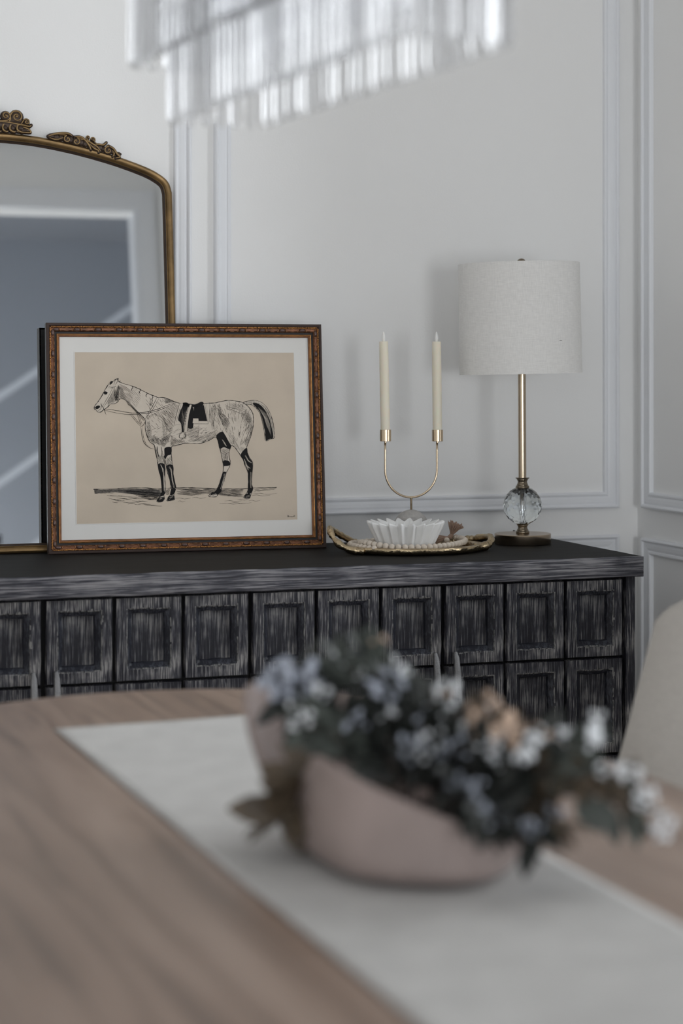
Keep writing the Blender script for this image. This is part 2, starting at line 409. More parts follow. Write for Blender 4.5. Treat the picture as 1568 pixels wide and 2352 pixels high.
# crown and a shallow ceiling border that the mirror catches
m = MB()
for (x0, x1, y0, y1) in ((XL, WX, YW - 0.07, YW), (XM, WX, YF, YF + 0.07), (XL, XL + 0.07, YB, YW), (WX - 0.07, WX, YF, YW)):
    m.box(x0, x1, y0, y1, ZC - 0.09, ZC)
struct('trim_%d' % k, m, M_TRIM); k += 1
# the hall seen through the opening: ceiling, far wall, side wall with sloping stair strings
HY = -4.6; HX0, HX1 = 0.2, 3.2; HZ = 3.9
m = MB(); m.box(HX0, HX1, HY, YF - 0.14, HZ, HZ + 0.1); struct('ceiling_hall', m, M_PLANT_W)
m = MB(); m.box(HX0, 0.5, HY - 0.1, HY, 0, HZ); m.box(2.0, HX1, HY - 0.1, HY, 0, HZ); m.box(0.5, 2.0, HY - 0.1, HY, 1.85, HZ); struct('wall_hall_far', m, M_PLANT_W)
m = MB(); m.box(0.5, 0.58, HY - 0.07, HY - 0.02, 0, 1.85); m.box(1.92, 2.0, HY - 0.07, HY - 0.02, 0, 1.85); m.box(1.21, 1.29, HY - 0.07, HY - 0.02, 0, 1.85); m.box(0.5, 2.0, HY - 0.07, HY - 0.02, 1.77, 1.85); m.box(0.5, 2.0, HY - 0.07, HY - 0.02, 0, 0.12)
w = struct('door_2', m, M_WIN)  # made-up glazed door framing the low hall fill
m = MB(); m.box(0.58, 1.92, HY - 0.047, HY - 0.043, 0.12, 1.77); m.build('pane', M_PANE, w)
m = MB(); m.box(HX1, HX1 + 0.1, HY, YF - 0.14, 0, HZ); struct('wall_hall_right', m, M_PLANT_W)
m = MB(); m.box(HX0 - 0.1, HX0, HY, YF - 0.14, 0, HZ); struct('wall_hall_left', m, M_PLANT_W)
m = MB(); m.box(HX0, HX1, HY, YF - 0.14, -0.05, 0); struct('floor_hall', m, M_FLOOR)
m = MB()
for (dz, th, y0, y1) in ((0.0, 0.05, -3.90, -3.86), (-0.55, 0.05, -3.90, -3.86), (-1.1, 0.05, -3.9, -3.86)):
    m.add([(0.2, y0, 1.5 + dz), (2.9, y0, 3.3 + dz), (2.9, y0, 3.3 + dz + th), (0.2, y0, 1.5 + dz + th),
           (0.2, y1, 1.5 + dz), (2.9, y1, 3.3 + dz), (2.9, y1, 3.3 + dz + th), (0.2, y1, 1.5 + dz + th)],
          [(0, 1, 2, 3), (7, 6, 5, 4), (0, 4, 5, 1), (1, 5, 6, 2), (2, 6, 7, 3), (3, 7, 4, 0)])
struct('trim_%d' % k, m, M_TRIM); k += 1

# ---------------------------------------------------------------- sideboard
SBX0, SBX1, SBY0, SBY1, SBZ = 0.213, 1.943, 3.735, 4.262, 0.85
sb = empty('sideboard', ((SBX0 + SBX1) / 2, 4.0, 0), label='long black wire-brushed wooden sideboard with carved square panels against the back wall', cat='sideboard')
ox, oy = (SBX0 + SBX1) / 2, 4.0
def L(x, y, z): return (x - ox, y - oy, z)
m = MB(); m.box(SBX0 - ox, SBX1 - ox, SBY0 - oy + 0.004, SBY1 - oy, 0.807, 0.850); m.build('top_board', M_DW_T, sb, bevel=0.002)
m = MB()   # edge band, slightly hand-worn
N = 160; vs = []; fs = []
rows = [(0.8065, 0.003), (0.809, 0.0005), (0.815, 0), (0.823, 0.0008), (0.832, 0), (0.842, 0.0006), (0.8475, 0.0012), (0.8502, 0.004)]
for i in range(N + 1):
    x = SBX0 + (SBX1 - SBX0) * i / N
    for (z, d) in rows:
        w = noise.noise(Vector((x * 9, z * 60, 1))) * 0.0012
        zz = z + (noise.noise(Vector((x * 14, z, 5))) * 0.0014 if z in (0.8065, 0.8502) else 0)
        vs.append(L(x, SBY0 + d + abs(w), zz))
nr = len(rows)
for i in range(N):
    for j in range(nr - 1): fs.append((i * nr + j, (i + 1) * nr + j, (i + 1) * nr + j + 1, i * nr + j + 1))
m.add(vs, fs)
m.build('front_edge_band', M_DW_H, sb, smooth=True)
m = MB(); m.box(SBX1 - ox - 0.001, SBX1 - ox + 0.002, SBY0 - oy + 0.003, SBY1 - oy, 0.8065, 0.8495); m.build('side_edge_band', M_DW_H, sb)
BX0, BX1, BYF = 0.2216, 1.9344, 3.757
m = MB(); m.box(BX0 - ox, BX1 - ox - 0.001, BYF + 0.027 - oy, SBY1 - 0.01 - oy, 0.10, 0.807); m.build('carcass', M_DW_S, sb)
m = MB(); m.box(BX1 - 0.0215 - ox, BX1 - ox, BYF - 0.001 - oy, SBY1 - 0.008 - oy, 0.06, 0.8065); m.build('side_panel', M_DW_V, sb, bevel=0.002)
m = MB(); m.box(BX0 - ox, BX0 + 0.0215 - ox, BYF - 0.001 - oy, SBY1 - 0.008 - oy, 0.06, 0.8065); m.build('side_panel', M_DW_V, sb, bevel=0.002)
m = MB(); m.box(BX0 + 0.02 - ox, BX1 - 0.02 - ox, BYF + 0.004 - oy, BYF + 0.03 - oy, 0.06, 0.205); m.build('plinth', M_DW_H, sb, bevel=0.002)

def tile_mesh(name, w, h, seed):
    """hand-carved panel: flat border, sloping reveal, sunk centre, all slightly wavering; x right, z up, front at y = 0"""
    b0, b1 = 0.0225, 0.0335; bt0, bt1 = 0.0235, 0.0345
    def axis(L_, a, b, n_in):
        s = [0, 0.0015, 0.004] + [a * q / 5 for q in range(2, 5)] + [a - 0.0012, a + 0.0012] + [a + (b - a) * 0.5, b - 0.0008, b + 0.0006, b + 0.003]
        inner = [b + 0.003 + (L_ - 2 * b - 0.006) * q / n_in for q in range(1, n_in)]
        return s + inner + [L_ - q for q in reversed(s)]
    xs = axis(w, b0, b1, 16); zs = axis(h, bt0, bt1, 20)
    vs = []; fs = []; zone = []
    for z in zs:
        for x in xs:
            e = []
            for (d, a, b) in ((x, b0, b1), (w - x, b0, b1), (z, bt0, bt1), (h - z, bt0, bt1)):
                t = 0 if d <= a else (1 if d >= b else (d - a) / (b - a))
                e.append((t, d - b))
            t = min(q[0] for q in e); inside = min(q[1] for q in e) > -0.0002
            wob = noise.noise(Vector((x * 38 + seed, z * 24, seed)))
            y = 0.0110 * t + (0.0075 if inside else 0)
            y += 0.0013 * (wob + 0.3) * (1 if not inside else 0.5)
            edge = min(x, w - x, z, h - z)
            if edge < 0.0014: y += 0.0022
            if edge < 1e-6: y += 0.010
            dx = 0.0013 * noise.noise(Vector((z * 45, seed, 3 if x < w / 2 else 7))) if 0.01 < x < w - 0.01 else 0.0006 * noise.noise(Vector((z * 60, seed, 9)))
            dz = 0.0022 * noise.noise(Vector((x * 50, seed, 13 if z < h / 2 else 17))) if 0.01 < z < h - 0.01 else 0.0006 * noise.noise(Vector((x * 60, seed, 4)))
            vs.append((x + dx, y, z + dz)); zone.append((t, inside, edge))
    nx = len(xs)
    for j in range(len(zs) - 1):
        for i in range(nx - 1): fs.append((j * nx + i, j * nx + i + 1, (j + 1) * nx + i + 1, (j + 1) * nx + i))
    me = bpy.data.meshes.new(name); me.from_pydata(vs, [], fs)
    for mm_ in (M_DW_V, M_DW_SHADED, M_DW_C, M_DW_E): me.materials.append(mm_)
    for p in me.polygons:
        p.use_smooth = True
        zz = [zone[v_] for v_ in p.vertices]; tm = sum(q_[0] for q_ in zz) / 4; ins = sum(q_[1] for q_ in zz)
        cx_ = sum(vs[v_][0] for v_ in p.vertices) / 4; cz_ = sum(vs[v_][2] for v_ in p.vertices) / 4
        lip = min(cx_, w - cx_) - b0, min(cz_, h - cz_) - bt0; lp = min(lip)
        if ins >= 3: p.material_index = 2
        elif tm > 0.12: p.material_index = 1
        elif -0.0022 < lp < 0.0014 and noise.noise(Vector((cx_ * 60 + seed, cz_ * 60, 2))) > -0.25: p.material_index = 3
        else: p.material_index = 0
    bm = bmesh.new(); bm.from_mesh(me)
    for e in bm.edges:
        if len(e.link_faces) == 2 and e.calc_face_angle(0) > 0.35: e.smooth = False
    bm.to_mesh(me); bm.free()
    return me
TW = 0.1393; X3 = 1.9094
rowsz = [(0.6355, 0.801), (0.4275, 0.6315), (0.2175, 0.4235)]
for d in range(4):
    x1 = X3 - d * 3 * TW; x0 = x1 - 3 * TW
    dr = MB(); dr.box(x0 + 0.004 - ox, x1 - 0.004 - ox, BYF + 0.0215 - oy, BYF + 0.0268 - oy, 0.214, 0.803)
    door = dr.build('door', M_DW_S, sb)
    for c in range(3):
        for r_, (z0, z1) in enumerate(rowsz):
            gl = 0.0045 if c == 0 else 0.003; gr = 0.0045 if c == 2 else 0.003
            xx = x0 + c * TW + gl
            me = tile_mesh('carved_panel', TW - gl - gr, z1 - z0, d * 31.7 + c * 7.3 + r_ * 3.1)
            o = bpy.data.objects.new('carved_panel', me); COL.objects.link(o); o.parent = door
            o.location = L(xx, BYF, z0)
    hx = (x1 - 0.0215) if d in (1, 3) else (x0 + 0.0235)   # handles meet in pairs
    if d in (0, 2): hx = x0 + 0.0235
    # long flat hammered pull bowed off the door
    pts = []; zz0, zz1 = 0.345, 0.663
    hm = MB(); vs = []; fs = []
    n = 26
    for i in range(n + 1):
        t = i / n; z = zz0 + (zz1 - zz0) * t
        wd = 0.0052 + 0.0028 * math.sin(PI * t) ** 0.7 + 0.0003 * noise.noise(Vector((z * 90, d, 0)))
        if i in (0, n): wd *= 0.6
        yy = BYF - 0.006 - 0.020 * math.sin(PI * min(1, max(0, t))) ** 0.45
        for (sx, sy) in ((-1, 0), (-0.8, -0.0022), (0, -0.003), (0.8, -0.0022), (1, 0), (1, 0.004), (-1, 0.004)):
            vs.append(L(hx + sx * wd, yy + sy, z))
    for i in range(n):
        for q in range(7): fs.append((i * 7 + q, i * 7 + (q + 1) % 7, (i + 1) * 7 + (q + 1) % 7, (i + 1) * 7 + q))
    fs.append(tuple(range(7))); fs.append(tuple(n * 7 + q for q in range(7)))
    hm.add(vs, fs)
    for z in (zz0 + 0.004, zz1 - 0.010): hm.box(hx - 0.004 - ox, hx + 0.004 - ox, BYF - 0.010 - oy, BYF + 0.012 - oy, z, z + 0.008)
    tag(hm.build('handle', M_PEWTER, door, smooth=False), label='grey hammered metal pull handle')
for (x, y) in ((SBX0 + 0.06, SBY0 + 0.06), (SBX1 - 0.06, SBY0 + 0.06), (SBX0 + 0.06, SBY1 - 0.06), (SBX1 - 0.06, SBY1 - 0.06)):
    m = MB(); m.box(x - 0.03 - ox, x + 0.03 - ox, y - 0.03 - oy, y + 0.03 - oy, 0, 0.10); m.build('leg', M_DW_V, sb, bevel=0.002)

# ---------------------------------------------------------------- leaning arched mirror
LEAN = R(5.5)
mir = empty('arched_mirror', (0.64, 4.225, 0.8505), (-LEAN, 0, 0), 'large arched wall mirror in an antique gold frame leaning behind the horse picture', 'mirror')
outer = [(0.405, 0.0), (0.4055, 0.25), (0.4056, 0.50), (0.4052, 0.65), (0.4045, 0.790), (0.4030, 0.812), (0.396, 0.832), (0.379, 0.8475), (0.346, 0.8645), (0.278, 0.8875),
         (0.20, 0.9075), (0.1326, 0.9205), (0.08, 0.9275), (0.03, 0.9310)]
o4 = outer[:4]; outer = o4 + [(v.x, v.y) for v in catmull([Vector((x, z, 0)) for (x, z) in outer[3:]], 5)][1:]
outline = outer + [(0, 0.9315)] + [(-x, z) for (x, z) in reversed(outer)]
def offset_poly(P, d):
    n = len(P); out = []
    for i in range(n):
        a, b, c = Vector(P[i - 1]), Vector(P[i]), Vector(P[(i + 1) % n])
        n1 = Vector((-(b - a).y, (b - a).x)).normalized(); n2 = Vector((-(c - b).y, (c - b).x)).normalized()
        bi = (n1 + n2).normalized(); k_ = d / max(0.35, bi.dot(n1)); out.append(tuple(b + bi * k_))
    return out
# (inset, y toward viewer negative)
mprof = [(0.000, 0.022), (0.000, 0.004), (0.0015, 0.001), (0.005, -0.001), (0.009, -0.0005), (0.0125, 0.0015), (0.0140, 0.0040), (0.0150, 0.0030), (0.0165, 0.0045), (0.0175, 0.010), (0.0210, 0.0125), (0.0215, 0.0145)]
m = MB(); vs = []; fs = []; no = len(outline)
for (ins, y) in mprof:
    for (x, z) in offset_poly(outline, ins): vs.append((x, y, z))
mm = []
for j in range(len(mprof) - 1):
    for i in range(no):
        k2 = (i + 1) % no
        m.add([vs[j * no + i], vs[j * no + k2], vs[(j + 1) * no + k2], vs[(j + 1) * no + i]], [(0, 1, 2, 3)], 1 if 8 <= j else 0)
fo = m.build('frame', [M_MFRAME, M_MDARK], mir)
bm = bmesh.new(); bm.from_mesh(fo.data); bmesh.ops.remove_doubles(bm, verts=bm.verts, dist=1e-5)
bmesh.ops.recalc_face_normals(bm, faces=bm.faces)
for e in bm.edges: e.smooth = e.calc_face_angle(0) < 0.6
bm.to_mesh(fo.data); bm.free()
for p in fo.data.polygons: p.use_smooth = True
m = MB(); ip = offset_poly(outline, 0.021); m.add([(x, 0.0135, z) for (x, z) in ip], [tuple(range(no))]); m.build('glass', M_MIRROR, mir)
m = MB(); m.add([(x, 0.019, z) for (x, z) in offset_poly(outline, 0.004)], [tuple(range(no))]); m.build('backing', M_MDARK, mir)

def scroll(mg, mk, cx, cz, r, turns, a0, sgn, th, tail=None):
    """one carved volute: a tapering spiral ridge over a dark cushion with a round eye"""
    pts = []; rad = []
    n = int(18 * turns) + 4
    for i in range(n + 1):
        t = i / n; a = a0 + sgn * 2 * PI * turns * t; rr = r * (1 - 0.80 * t)
        pts.append((cx + rr * math.cos(a), -0.004 - 0.004 * t, cz + rr * math.sin(a))); rad.append(th * (1 - 0.35 * t))
    if tail:
        tl = [(x, -0.003, z) for (x, z) in tail]
        pre = catmull([Vector(q) for q in tl] + [Vector(pts[0])], 6)[:-1]
        rad = [th * (0.25 + 0.75 * (i + 1) / len(pre)) for i in range(len(pre))] + rad
        pts = [tuple(q) for q in pre] + pts
    mg.tube(pts, rad, 8)
    mg.ball((cx, -0.006, cz), (r * 0.24, 0.004, r * 0.24), 10, 6)
    mk.ball((cx, 0.000, cz), (r * 1.12, 0.007, r * 1.12), 14, 6)
def leaf_ridge(mg, mk, pts, th):
    c = catmull([(x, -0.004, z) for (x, z) in pts], 6)
    n = len(c); mg.tube(c, [th * 1.15 * (0.3 + math.sin(PI * min(1, (i + 0.5) / n)) * 0.9) for i in range(n)], 8)
    for i in range(0, n, 1): mk.ball((c[i].x, 0.001, c[i].z), (th * 2.1, 0.006, th * 2.1), 8, 6)
def crest():
    mg, mk = MB(), MB()
    for s in (-1, 1):
        scroll(mg, mk, s * 0.052, 0.967, 0.015, 1.5, R(200) if s > 0 else R(-20), -s, 0.0022, [(s * 0.03, 0.957), (s * 0.034, 0.952)])
        scroll(mg, mk, s * 0.074, 0.956, 0.0075, 1.2, R(150) if s > 0 else R(30), -s, 0.0018, [(s * 0.058, 0.945)])
        scroll(mg, mk, s * 0.028, 0.968, 0.011, 1.3, R(-90), s, 0.002, [(0, 0.955), (s * 0.012, 0.956)])
        for (x, w) in ((0.010, 0.008), (0.024, 0.009), (0.040, 0.010), (0.057, 0.013)):
            c = [(s * (x + w * 0.9), 0.934), (s * (x + w * 0.5), 0.9325), (s * (x - w * 0.3), 0.938), (s * (x - w * 0.2), 0.948), (s * (x + w * 0.6), 0.951)]
            leaf_ridge(mg, mk, c, 0.002)
            mk.ball((s * (x + w * 0.3), -0.002, 0.941), (w * 0.6, 0.007, 0.007), 10, 6)
        leaf_ridge(mg, mk, [(s * 0.052, 0.9335), (s * 0.066, 0.9325), (s * 0.083, 0.933), (s * 0.076, 0.941), (s * 0.062, 0.944), (s * 0.053, 0.938)], 0.0016)
        mk.ball((s * 0.068, -0.001, 0.9375), (0.016, 0.006, 0.0055), 12, 6)
        leaf_ridge(mg, mk, [(s * 0.085, 0.950), (s * 0.080, 0.946), (s * 0.070, 0.948), (s * 0.055, 0.950), (s * 0.03, 0.954), (0, 0.955)], 0.0019)
        mk.ball((s * 0.035, 0.001, 0.950), (0.045, 0.007, 0.013), 16, 6); mk.ball((s * 0.045, 0.001, 0.96), (0.024, 0.006, 0.014), 12, 6)
    scroll(mg, mk, 0, 0.972, 0.013, 1.2, R(90), 1, 0.0022)
    return mg, mk
mg, mk = crest()
cr = mk.build('crest_ornament', M_MDARK, mir, smooth=True); mg.build('gilded_ridge', M_MGOLD, cr, smooth=True)
for s in (1, -1):
    mg, mk = MB(), MB()
    # local frame along the arch: from (0.135,0.932) to (0.278,0.898); x along, h above the frame
    A = Vector((0.128, 0.9225)); B = Vector((0.279, 0.887)); ux = (B - A).normalized(); uh = Vector((-ux.y, ux.x)); ln = (B - A).length
    def P(t, h):
        bow = 0.004 * math.sin(PI * t)
        q = A + ux * (t * ln) + uh * (h + bow); return (s * q.x, q.y)
    def sc_(t, h, r, turns, a0, sg, th, tail=None):
        c = P(t, h); aa = R(a0) if s > 0 else PI - R(a0)
        scroll(mg, mk, c[0], c[1], r, turns, aa, sg * s, th, [P(*q) for q in tail] if tail else None)
    def lr(pts, th): leaf_ridge(mg, mk, [P(*q) for q in pts], th)
    lr([(-0.04, 0.003), (0.03, 0.009), (0.12, 0.014), (0.22, 0.017), (0.29, 0.014)], 0.0021)
    lr([(-0.02, 0.000), (0.05, -0.002), (0.11, 0.000), (0.17, 0.006)], 0.0015)
    sc_(0.235, 0.004, 0.0085, 1.1, 100, 1, 0.0020, [(0.10, 0.010), (0.16, 0.012)])
    sc_(0.365, 0.003, 0.0090, 1.1, 80, -1, 0.0021, [(0.52, -0.002), (0.47, 0.012)])
    lr([(0.33, 0.013), (0.42, 0.016), (0.50, 0.010), (0.56, 0.002), (0.60, -0.006)], 0.0020)
    lr([(0.42, 0.010), (0.50, 0.012), (0.60, 0.008), (0.68, 0.004), (0.74, -0.003)], 0.0019)
    sc_(0.52, 0.019, 0.0045, 1.0, 200, -1, 0.0014, [(0.58, 0.010)])
    sc_(0.60, 0.017, 0.0058, 1.0, 160, -1, 0.0016, [(0.70, 0.009)])
    lr([(0.64, 0.008), (0.70, 0.011), (0.76, 0.013), (0.80, 0.021)], 0.0018)
    lr([(0.55, 0.006), (0.64, -0.001), (0.70, -0.003), (0.72, -0.007)], 0.0018)
    sc_(0.845, 0.004, 0.0092, 1.05, 90, 1, 0.0020, [(0.80, 0.014), (0.84, 0.015)])
    lr([(0.84, 0.015), (0.92, 0.012), (0.98, 0.004), (1.03, -0.001), (0.98, -0.006)], 0.0020)
    lr([(0.90, 0.008), (0.94, 0.002), (0.93, -0.006)], 0.0015)
    for t in [q / 14 for q in range(15)]:
        c = P(t, 0.005); mk.ball((c[0], 0.001, c[1]), (0.009, 0.006, 0.009 * (0.55 + 0.5 * math.sin(PI * min(1, t + 0.1)))), 10, 6)
    cr = mk.build('arch_ornament', M_MDARK, mir, smooth=True); mg.build('gilded_ridge', M_MGOLD, cr, smooth=True)

# ---------------------------------------------------------------- framed horse print
P0 = Vector((0.7391, 4.1785, 0.8505)); P1 = Vector((1.3594, 4.1360, 0.8505))
PW = (P1 - P0).length; PH = 0.506; yaw = math.atan2((P1 - P0).y, (P1 - P0).x)
pic = empty('framed_horse_print', P0, (0, 0, 0), 'framed engraving of a saddled horse in a carved bronze frame, leaning on the mirror', 'picture')
pic.rotation_euler = (Matrix.Rotation(yaw, 3, 'Z') @ Matrix.Rotation(-LEAN, 3, 'X')).to_euler()
FP = [(0.0, 0.024), (0.0, 0.003), (0.0015, 0.0005), (0.0055, 0.0), (0.0075, 0.002), (0.0085, 0.0035), (0.012, 0.0030), (0.016, 0.0035), (0.0185, 0.006),
      (0.0190, 0.0085), (0.0235, 0.0090), (0.0240, 0.0065), (0.0253, 0.0060), (0.0262, 0.0075), (0.0275, 0.0075), (0.0285, 0.0090), (0.0300, 0.0095), (0.0302, 0.013)]
FM = [2, 0, 0, 0, 0, 1, 1, 1, 1, 2, 2, 3, 3, 1, 3, 1, 1]
m = MB()
def rectloop(i, y): return [(i, y, i), (PW - i, y, i), (PW - i, y, PH - i), (i, y, PH - i)]
for j in range(len(FP) - 1):
    a = rectloop(*FP[j]); b = rectloop(*FP[j + 1])
    for q in range(4):
        l = (q + 1) % 4; m.add([a[q], a[l], b[l], b[q]], [(0, 1, 2, 3)], FM[j])
m.build('frame', [M_PF_BROWN, M_PF_BRONZE, M_PF_BLACK, M_PF_GOLD], pic)
mo, mb_, mb2 = MB(), MB(), MB()
def run(length, place):
    n = round((length - 0.02) / 0.0235); st = (length - 0.02) / n
    for i in range(n):
        c = 0.01 + st * (i + 0.5)
        for q in range(-3, 4):
            place(mo, c + q * st * 0.135, 0.0088 + 0.0003 * random.uniform(-1, 1), 0.0016, (st * 0.085, 0.0018, 0.0018 + random.uniform(-.0003, .0003)))
        if i % 2 == 0:
            place(mb_, c, 0.0142, 0.0025, (0.0072, 0.0032, 0.0038)); place(mb2, c, 0.0142, 0.0034, (0.0085, 0.0026, 0.0046))
            for s in (-1, 1):
                place(mb2, c + s * 0.0088, 0.0142, 0.0030, (0.0012, 0.0020, 0.0042)); place(mb2, c + s * 0.0108, 0.0165, 0.0035, (0.0010, 0.0018, 0.0022))
        else:
            place(mb2, c, 0.0112, 0.0028, (0.0055, 0.0016, 0.0010)); place(mb2, c, 0.0174, 0.0040, (0.0055, 0.0016, 0.0010))
for side in range(4):
    def place(mm_, t, ins, y, r, side=side):
        if side == 0: mm_.ball((t, y, ins), (r[0], r[1], r[2]), 8, 5)
        if side == 1: mm_.ball((t, y, PH - ins), (r[0], r[1], r[2]), 8, 5)
        if side == 2: mm_.ball((ins, y, t), (r[2], r[1], r[0]), 8, 5)
        if side == 3: mm_.ball((PW - ins, y, t), (r[2], r[1], r[0]), 8, 5)
    run(PW if side < 2 else PH, place)
tag(mo.build('gold_beading', M_PF_GOLD, pic, smooth=True), label='broken gold beading round the frame')
cb = MB()
for j in (5, 6, 7):
    a = rectloop(FP[j][0], FP[j][1] - 0.0002); b = rectloop(FP[j + 1][0], FP[j + 1][1] - 0.0002)
    for q_ in range(4): l = (q_ + 1) % 4; cb.add([a[q_], a[l], b[l], b[q_]], [(0, 1, 2, 3)], 1)
cb.add(mb_.v, mb_.f, 0); cb.add(mb2.v, mb2.f, 2)
tag(cb.build('carved_band', [M_PF_OVAL, M_PF_BRONZE, M_PF_COP], pic, smooth=True), label='band of carved ovals and leaves')
PX0, PX1, PZ0, PZ1 = 0.0635, PW - 0.0635, 0.0650, PH - 0.0640
m = MB(); m.box(0.028, PW - 0.028, 0.0125, 0.0145, 0.028, PH - 0.028)
mt = m.build('mat_board', M_MAT, pic)
m = MB()
for (a, b, c, d) in ((PX0 - .0015, PX1 + .0015, PZ0 - .0015, PZ0), (PX0 - .0015, PX1 + .0015, PZ1, PZ1 + .0015), (PX0 - .0015, PX0, PZ0, PZ1), (PX1, PX1 + .0015, PZ0, PZ1)): m.box(a, b, 0.0118, 0.0125, c, d)
m.build('mat_bevel', M_MAT, mt)
m = MB(); m.box(PX0, PX1, 0.0121, 0.0125, PZ0, PZ1); pr = m.build('print', M_PAPER, pic)
m = MB(); m.box(0.004, PW - 0.004, 0.0175, 0.0215, 0.004, PH - 0.004); m.build('backing', M_PF_BLACK, pic)

# drawing units: sheet of 506 x 391, origin at its upper left; q() maps drawing-zoom coordinates onto the sheet
def q(x, y):
    px, py = 190 + x / 3.336, 850 + y / 3.336
    t = (py - 811) / 390
    for _ in range(3):
        s_ = (px - (170 + 7 * t)) / (506 + 2.5 * t); t = (py - (810 + 1 * s_)) / (394 - 10 * s_)
    return (PX0 + s_ * (PX1 - PX0), PZ1 - t * (PZ1 - PZ0))
US = (PX1 - PX0) / 506 / 3.336
def smooth2(P, closed=True, per=4): return [(v.x, v.y) for v in catmull([Vector((x, y, 0)) for (x, y) in P], per, closed)]
def fillpoly(mm_, P, y):
    from mathutils.geometry import tessellate_polygon
    v = [Vector((*q(*p), 0)) for p in P]
    tris = tessellate_polygon([v]); mm_.add([(p.x, y, p.y) for p in v], [tuple(t) for t in tris])
def stroke(mm_, P, w, y, taper=True, rag=0.25):
    """ink line; w in drawing units"""
    n = len(P); A = []
    for i in range(n):
        a = P[max(0, i - 1)]; b = P[min(n - 1, i + 1)]
        dx, dy = b[0] - a[0], b[1] - a[1]; l = math.hypot(dx, dy) or 1
        t = i / max(1, n - 1); ww = w * 0.5 * ((0.45 + 0.55 * math.sin(PI * min(1, max(0, t)))) if taper else 1) * (1 + random.uniform(-rag, rag))
        nx, ny = -dy / l * ww, dx / l * ww
        A.append((P[i][0] + nx, P[i][1] + ny)); A.append((P[i][0] - nx, P[i][1] - ny))
    vs = []
    for p in A:
        s_ = q(*p); vs.append((s_[0], y, s_[1]))
    mm_.add(vs, [(2 * i, 2 * i + 1, 2 * i + 3, 2 * i + 2) for i in range(n - 1)])
def inside_spans(P, ang, gap, jit=0.15):
    ca, sa = math.cos(ang), math.sin(ang); R_ = [(x * ca + y * sa, -x * sa + y * ca) for (x, y) in P]
    y0 = min(p[1] for p in R_); y1 = max(p[1] for p in R_); y = y0 + gap * 0.5
    while y < y1:
        yy = y + random.uniform(-jit, jit) * gap; xs = []
        for i in range(len(R_)):
            a, b = R_[i - 1], R_[i]
            if (a[1] > yy) != (b[1] > yy): xs.append(a[0] + (yy - a[1]) / (b[1] - a[1]) * (b[0] - a[0]))
        xs.sort()
        for i in range(0, len(xs) - 1, 2): yield xs[i], xs[i + 1], yy, ca, sa
        y += gap
def hatch(mm_, P, deg, gap, w, y, bow=0.0, br=0.0):
    for (a, b, yy, ca, sa) in inside_spans(P, R(deg), gap):
        if b - a < 2: continue
        a += random.uniform(0, 0.12) * (b - a); b -= random.uniform(0, 0.12) * (b - a)
        segs = [(a, b)]
        if br and random.random() < br:
            c = random.uniform(0.3, 0.7); segs = [(a, a + (b - a) * (c - 0.06)), (a + (b - a) * (c + 0.06), b)]
        for (a_, b_) in segs:
            n = max(2, int((b_ - a_) / 14) + 1); L_ = []
            for i in range(n + 1):
                t = i / n; x = a_ + (b_ - a_) * t; v = yy + bow * math.sin(PI * t) * (b_ - a_) + random.uniform(-.35, .35)
                L_.append((x * ca - v * sa, x * sa + v * ca))
            stroke(mm_, L_, w, y)
body = [(255, 72), (262, 88), (300, 108), (350, 122), (400, 140), (450, 165), (500, 190), (540, 205), (565, 215), (605, 215), (650, 230), (700, 250), (740, 262), (800, 268), (890, 266), (950, 260), (1000, 258), (1050, 247), (1110, 238),
        (1180, 245), (1220, 255), (1255, 278), (1280, 305), (1300, 340), (1305, 385), (1302, 440), (1290, 500), (1268, 560), (1252, 602), (1262, 650), (1278, 682), (1300, 715), (1298, 765), (1294, 820), (1292, 880), (1302, 915), (1290, 950), (1284, 968), (1274, 990), (1238, 990), (1232, 975),
        (1248, 955), (1262, 930), (1266, 880), (1266, 830), (1262, 785), (1242, 745), (1228, 700), (1205, 660), (1180, 625), (1160, 598), (1135, 585), (1125, 605), (1114, 640), (1118, 680), (1126, 715), (1118, 750), (1095, 790), (1080, 840), (1062, 890), (1056, 930), (1032, 955), (1016, 976), (965, 975), (962, 964),
        (985, 945), (1012, 935), (1036, 890), (1052, 840), (1068, 790), (1072, 745), (1062, 690), (1050, 630), (1034, 570), (1012, 520), (960, 545), (900, 566), (850, 570), (790, 565), (740, 575), (700, 586), (672, 592), (668, 640), (675, 700), (684, 755), (684, 800), (695, 855), (706, 903), (700, 930), (690, 960), (694, 985), (690, 1001), (650, 1006), (636, 1003),
        (648, 982), (662, 955), (670, 925), (664, 880), (652, 825), (638, 785), (630, 735), (622, 690), (616, 660), (614, 700), (620, 745), (622, 780), (620, 840), (626, 895), (626, 940), (613, 962), (618, 990), (604, 1010), (575, 1016), (560, 1010), (572, 988), (588, 968), (598, 940), (596, 880), (588, 820), (576, 785), (568, 735), (558, 675), (545, 620), (537, 578),
        (518, 568), (495, 540), (480, 500), (470, 460), (468, 425), (470, 395), (452, 365), (420, 335), (385, 303), (352, 268), (326, 242), (300, 226), (272, 228), (262, 246), (237, 263), (206, 265), (186, 286), (165, 302), (150, 312), (132, 327), (106, 326), (98, 312), (83, 302), (85, 282), (105, 255), (126, 225), (150, 182), (166, 150), (186, 118), (205, 94), (222, 92), (238, 78)]
tail = [(1225, 256), (1270, 241), (1330, 240), (1380, 262), (1420, 308), (1450, 375), (1466, 450), (1470, 522), (1440, 536), (1400, 548), (1392, 490), (1378, 420), (1360, 350), (1330, 302), (1290, 272), (1250, 270)]
cloth = [(732, 262), (925, 268), (952, 418), (835, 415), (800, 440), (740, 425), (688, 428), (712, 340)]
BO = smooth2(body, True, 3); TA = smooth2(tail)
